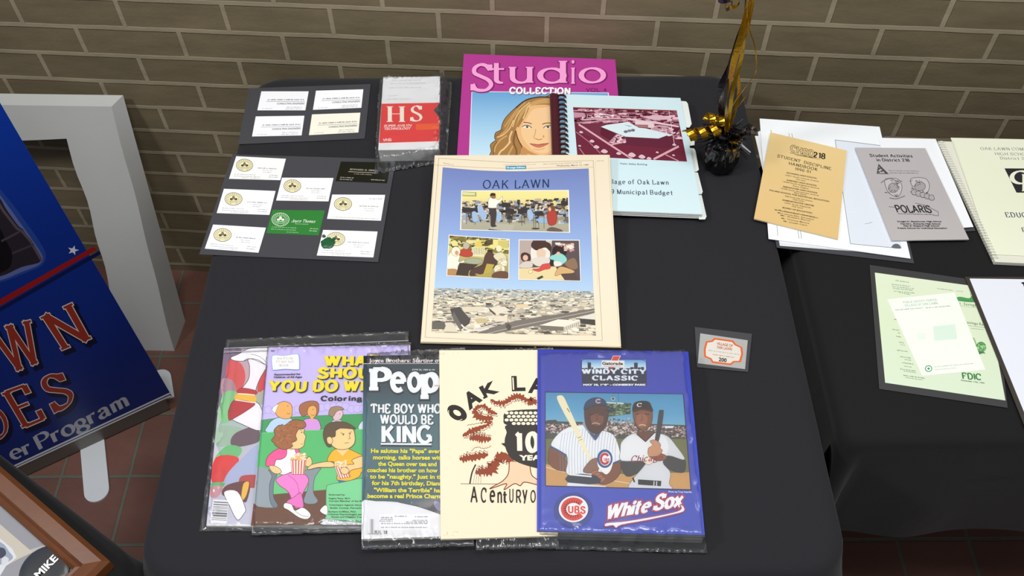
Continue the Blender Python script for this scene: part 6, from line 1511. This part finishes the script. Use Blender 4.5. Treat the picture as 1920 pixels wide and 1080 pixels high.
for s_, x0, x1, y in TX_:
    big = s_.isupper(); a.text(s_, *D5((x0, y), (x1, y + (x1 - x0) * .19)), 2.4 if big else 2.1, '#4a4232', .025 if big else .005, 0, up)
a.build('cover', t, MATTE)

# gray activities booklet
q4 = D5((750, 246), (1236, 250), (1540, 882), (1006, 890)); z4 = Z0 + .0074
c = un(*bil(q4, .5, .5), z4); t = thing('pamphlet', 'gray Student Activities in District 218 booklet with Polaris logo', 'booklet', Vector((c.x, c.y, z4 - .0026)))
block(q4, z4, .0026, t, '#d9d9d9')
a = Art((0, 0, z4), page=q4); a.sheet(q4, '#b3afb1', .0004); a.clip = q4
a.grad(q4, ['#b5b1b4', '#b3afb1', '#b7b3b3'])
K_ = '#2c2a2d'; HV = dict(thick=.24, thin=.15, serif=0)
a.heavy('Student Activities', *D5((856, 310), (1148, 314)), 5.2, K_, None, HV, .0); a.heavy('in District 218', *D5((903, 341), (1128, 343)), 5.2, K_, None, HV)
a.poly(D5((912, 358), (985, 430), (900, 428)), '#4a484c'); a.poly(D5((915, 376), (958, 424), (908, 424)), '#b5b1b4'); a.scatter(D5((912, 385), (925, 385), (955, 424), (908, 424)), 14, ['#4a484c'], (2.5, 2), 5); a.micro(*D5((985, 409), (1198, 412)), 1.8, '#77747a', 5); a.micro(*D5((990, 424), (1188, 426)), 1.6, '#5c5a5e', 6)
r = random.Random(8)
def mascotless(cx, cy, w, h, seed):
    """line-work school crest"""
    a.blob(D5((cx - w * .5, cy - h * .5), (cx + w * .3, cy - h * .5), (cx + w * .55, cy), (cx + w * .3, cy + h * .5), (cx - w * .2, cy + h * .35), (cx - w * .45, cy)), '#bcb8ba', '#4a484c', .9)
    a.ell(D5((cx, cy))[0], w * .085, h * .075, '#a19da0', out='#3a383c', w=.8); rr = random.Random(seed)
    for i in range(14):
        x, y = cx + rr.uniform(-.45, .45) * w, cy + rr.uniform(-.45, .45) * h; a.curve(D5((x, y), (x + rr.uniform(-18, 18), y + rr.uniform(-12, 12)), (x + rr.uniform(-28, 28), y + rr.uniform(-16, 16))), .8, '#4a484c')
mascotless(1015, 525, 110, 120, 3); mascotless(1200, 515, 120, 110, 5)
for P in (((930, 490), (960, 470), (1000, 462), (1060, 490)), ((990, 595), (1040, 600), (1095, 580))): a.curve(D5(*P), 1.6, '#77747a')
for k in range(5): a.blob(D5((1140 + k * 30, 545 + k * 9), (1170 + k * 30, 540 + k * 9), (1178 + k * 30, 570 + k * 9), (1150 + k * 30, 572 + k * 9)), '#a9a5a8', '#3a383c', .8)
a.heavy('POLARIS', *D5((1042, 694), (1282, 696)), 13, '#1c1a1d', None, dict(thick=.2, thin=.15, serif=0)); a.line(D5((985, 655), (1030, 660)), .7, '#55535a'); a.line(D5((1168, 630), (1235, 645), (1325, 690), (1328, 718), (1290, 714)), .8, '#6a686c'); a.micro(*D5((1048, 706), (1300, 712)), 1.5, '#4a484c', 9)
for s_, x0, x1, y in (('Dwight D. Eisenhower High School', 1045, 1348, 762), ('Harold L. Richards High School', 1068, 1342, 778), ('Alan B. Shepard High School', 1085, 1335, 792), ('Polaris School for Individual Education', 1048, 1388, 808)): a.text(s_, *D5((x0, y), (x1, y)), 2.5, K_, .03)
a.build('cover', t, MATTE)

# wire-bound school book, running out of the picture at the right
q5 = [D5((1412, 178))[0], (2010, 263), (2100, 489), D5((1700, 985))[0]]; z5 = Z0 + .008
c = un(*bil(q5, .5, .5), z5); t = thing('spiral_book', 'pale cream spiral-bound Oak Lawn Community High School book, right edge', 'book', Vector((c.x, c.y, Z0)))
qb5 = [D5((1325, 200))[0], (2012, 272), (2106, 502), D5((1722, 1036))[0]]
P = [un(*p, z5 - .0005) for p in (qb5[3], qb5[2], qb5[1], qb5[0])]
meshobj('pages', *prism([p + Vector((0, 0, -.0006)) for p in P], [Vector((p.x, p.y, Z0 + .0004)) for p in P]), mat('pale_page_edges', '#dfe0d2', .8), t)
a = Art((0, 0, z5), page=q5); a.sheet(q5, '#e6ead2', .0004); a.clip = q5
a.grad(q5, ['#e6ebd4', '#e4e9d0', '#e8ecd6'])
a.line([D5((1425, 190))[0], D5((1690, 975))[0]], .8, '#c6cab4')
NV_ = '#2c3350'
a.serif('OAK LAWN COMMUNITY', *D5((1622, 262), (2060, 268)), 5.0, '#55586a', SERIF); a.serif('HIGH SCHOOL', *D5((1722, 298), (1985, 302)), 4.8, '#55586a', SERIF); a.serif('District 229', *D5((1758, 328), (1965, 332)), 5, '#55586a', SERIF)
a.poly(D5((1785, 390), (2090, 392), (2150, 560), (1868, 558)), '#26262c'); a.glyphbox('C', *D5((1822, 404))[0], *D5((1960, 500))[0], '#e6ead2', dict(thick=.2, thin=.08, serif=.05), .01); a.glyphbox('H', *D5((1905, 430))[0], *D5((2060, 548))[0], '#e6ead2', dict(thick=.2, thin=.08, serif=.12))
a.serif('EDUCATIONAL', *D5((1798, 728), (2190, 732)), 9, NV_, SB); a.serif('PLANNING', *D5((1912, 830), (2160, 834)), 8, NV_, SB)
a.build('cover', t, MATTE)
w0, w1 = un(*D5((1332, 208))[0], z5 + .0002), un(*D5((1712, 1026))[0], z5 + .0002); path = []
dw = (w1 - w0).normalized(); sw_ = Vector((-dw.y, dw.x, 0)); NT = 46
for i in range(NT * 10 + 1):
    t_ = i / 10; an = 2 * math.pi * t_; path.append(w0.lerp(w1, t_ / NT) + sw_ * (-.003 + .0046 * math.cos(an)) * -1 + Vector((0, 0, -.0012 + .0046 * math.sin(an))))
meshobj('spiral_coil', *tube(path, .00055, 5), mat('white_plastic_coil', '#e2e2da', .4), t, smooth=True)

# pale green laminated bank papers
qg = DG((110, 60), (945, 180), (1042, 1025), (175, 897))
t = thing('laminated_sheet', 'laminated pale green bank papers with a small white form, dark margins', 'laminated sheet', Vector((un(*bil(qg, .5, .5)).x, un(*bil(qg, .5, .5)).y, TABLE)))
a = Art((0, 0, Z0 + .0004), page=qg); a.sheet(qg, '#47484a', .0004); a.build('laminate_border', t, mat('dark_laminate_margin', '#3c3d3f', .4, 0, .4))
qq = DG((145, 112), (886, 213), (1027, 975), (215, 855))
a = Art((0, 0, Z0 + .0009), page=qq); a.sheet(qq, '#dcebc9', .0003); a.clip = qq
a.grad(qq, ['#dbe6cc', '#d5e4c6', '#d4e4cc'])
G_ = '#3f7a4a'; GR = '#7c9478'
for i, (x0, x1, y) in enumerate(((285, 378, 168), (258, 392, 195), (262, 412, 210), (268, 410, 222), (275, 418, 240), (310, 388, 250))): a.micro(*DG((x0, y), (x1, y + 14)), 2.2, GR, 40 + i)
a.micro(*DG((565, 222), (675, 236)), 1.7, GR, 50); a.micro(*DG((695, 238), (742, 242)), 1.4, GR, 51)
a.blob(DG((690, 285), (720, 275), (780, 285), (800, 270), (835, 275), (845, 305), (810, 312), (730, 305)), '#4a9a56'); a.line(DG((690, 300), (845, 312)), 1.2, G_); a.line(DG((790, 252), (800, 285)), .8, G_); a.ell(DG((822, 288))[0], 5.5, 5, '#3f8a4c')
a.serif('Trust & Savings Bank', *DG((668, 322), (886, 346)), 4.6, G_, dict(thick=.2, thin=.09, serif=.1, st=.06)); a.micro(*DG((720, 338), (880, 358)), 1.5, '#9cb898', 53)
a.serif('Trust & Savings Bank', *DG((668, 440), (905, 474)), 4.6, '#4a6a4c', dict(thick=.2, thin=.09, serif=.1, st=.06)); a.micro(*DG((755, 468), (900, 488)), 1.5, GR, 54); a.micro(*DG((795, 490), (885, 500)), 1.4, GR, 55)
a.ell(DG((862, 615))[0], 9, 9.5, '#5a9a58', out='#2f6a3c', w=.9); a.scatter(DG((830, 585), (890, 590), (895, 640), (830, 640)), 40, ['#3f7a4a', '#86b87c', '#a9cf9c'], (2.4, 2), 3); a.line(DG((800, 550), (830, 640), (890, 658)), 1.2, '#4a7a52'); a.blob(DG((800, 560), (815, 555), (830, 600), (810, 600)), '#9cc08e', '#4a7a52', .6); a.poly(DG((838, 640), (890, 650), (850, 665)), '#4a7a52')
a.heavy('FDIC', *DG((738, 828), (862, 836)), 11, '#3a7a46', None, dict(thick=.24, thin=.17, serif=0)); a.text('December 17th, 1992', *DG((728, 842), (886, 862)), 2.4, '#3f6a46', .02)
for i, (x0, x1, y) in enumerate(((275, 300, 430), (265, 312, 498), (290, 325, 545), (310, 345, 585), (295, 370, 638), (318, 388, 682), (328, 408, 722), (318, 428, 765), (338, 482, 808), (300, 320, 520), (345, 395, 745), (340, 425, 778), (352, 470, 822), (320, 350, 600), (345, 395, 700))): a.micro(*DG((x0, y), (x1, y + (x1 - x0) * .14)), 1.9 if i < 9 else 1.3, '#77906f', 60 + i)
a.build('bank_paper', t, MATTE)
qw = DG((228, 292), (684, 246), (892, 768), (465, 810))
a = Art((0, 0, Z0 + .0014), page=qw); a.sheet(qw, '#edf4ea', .0003); a.clip = qw
a.serif('PUBLIC SAFETY CENTER', *DG((340, 320), (565, 303)), 3.8, '#6a9a84', SERIF); a.serif('VILLAGE OF OAK LAWN', *DG((350, 341), (570, 325)), 3.8, '#6a9a84', SERIF)
a.micro(*DG((285, 368), (470, 354)), 2.4, '#9cb8a8', 81); a.micro(*DG((490, 354), (660, 340)), 2.4, '#9cb8a8', 82)
a.poly(DG((538, 475), (688, 460), (700, 560), (548, 572)), '#d6eadb'); a.poly(DG((430, 525), (490, 520), (492, 560), (436, 565)), '#e2efe2')
a.ring(DG((508, 760))[0], 6, .9, 1.6, '#4a9a68'); a.ell(DG((508, 760))[0], 2.4, 2.2, '#4a9a68', n=10); a.micro(*DG((545, 752), (812, 728)), 2.0, '#b0c4b8', 83); a.micro(*DG((552, 770), (700, 757)), 1.5, '#b0c4b8', 84)
a.build('white_form', t, MATTE)

# big white laminated page at the right edge
qe = [DG((752, 140))[0], (2030, 519), (2110, 800), DG((1160, 1160))[0]]
t = thing('laminated_sheet', 'large white laminated page running off the right edge, beside green papers', 'laminated sheet', Vector((un(*bil(qe, .5, .5)).x, un(*bil(qe, .5, .5)).y, TABLE)))
a = Art((0, 0, Z0 + .0024), page=qe); a.sheet(qe, '#4c4640', .0004); a.build('laminate_border', t, mat('brown_laminate_margin', '#3c3733', .4, 0, .4))
qf = [DG((785, 152))[0], (2024, 525), (2100, 790), DG((1172, 1100))[0]]
a = Art((0, 0, Z0 + .0030), page=qf); a.sheet(qf, '#e3e7f2', .0004); a.clip = qf
a.heavy('1', *DG((1145, 225), (1172, 226)), 13, '#1c1c20'); a.build('white_page', t, MATTE)
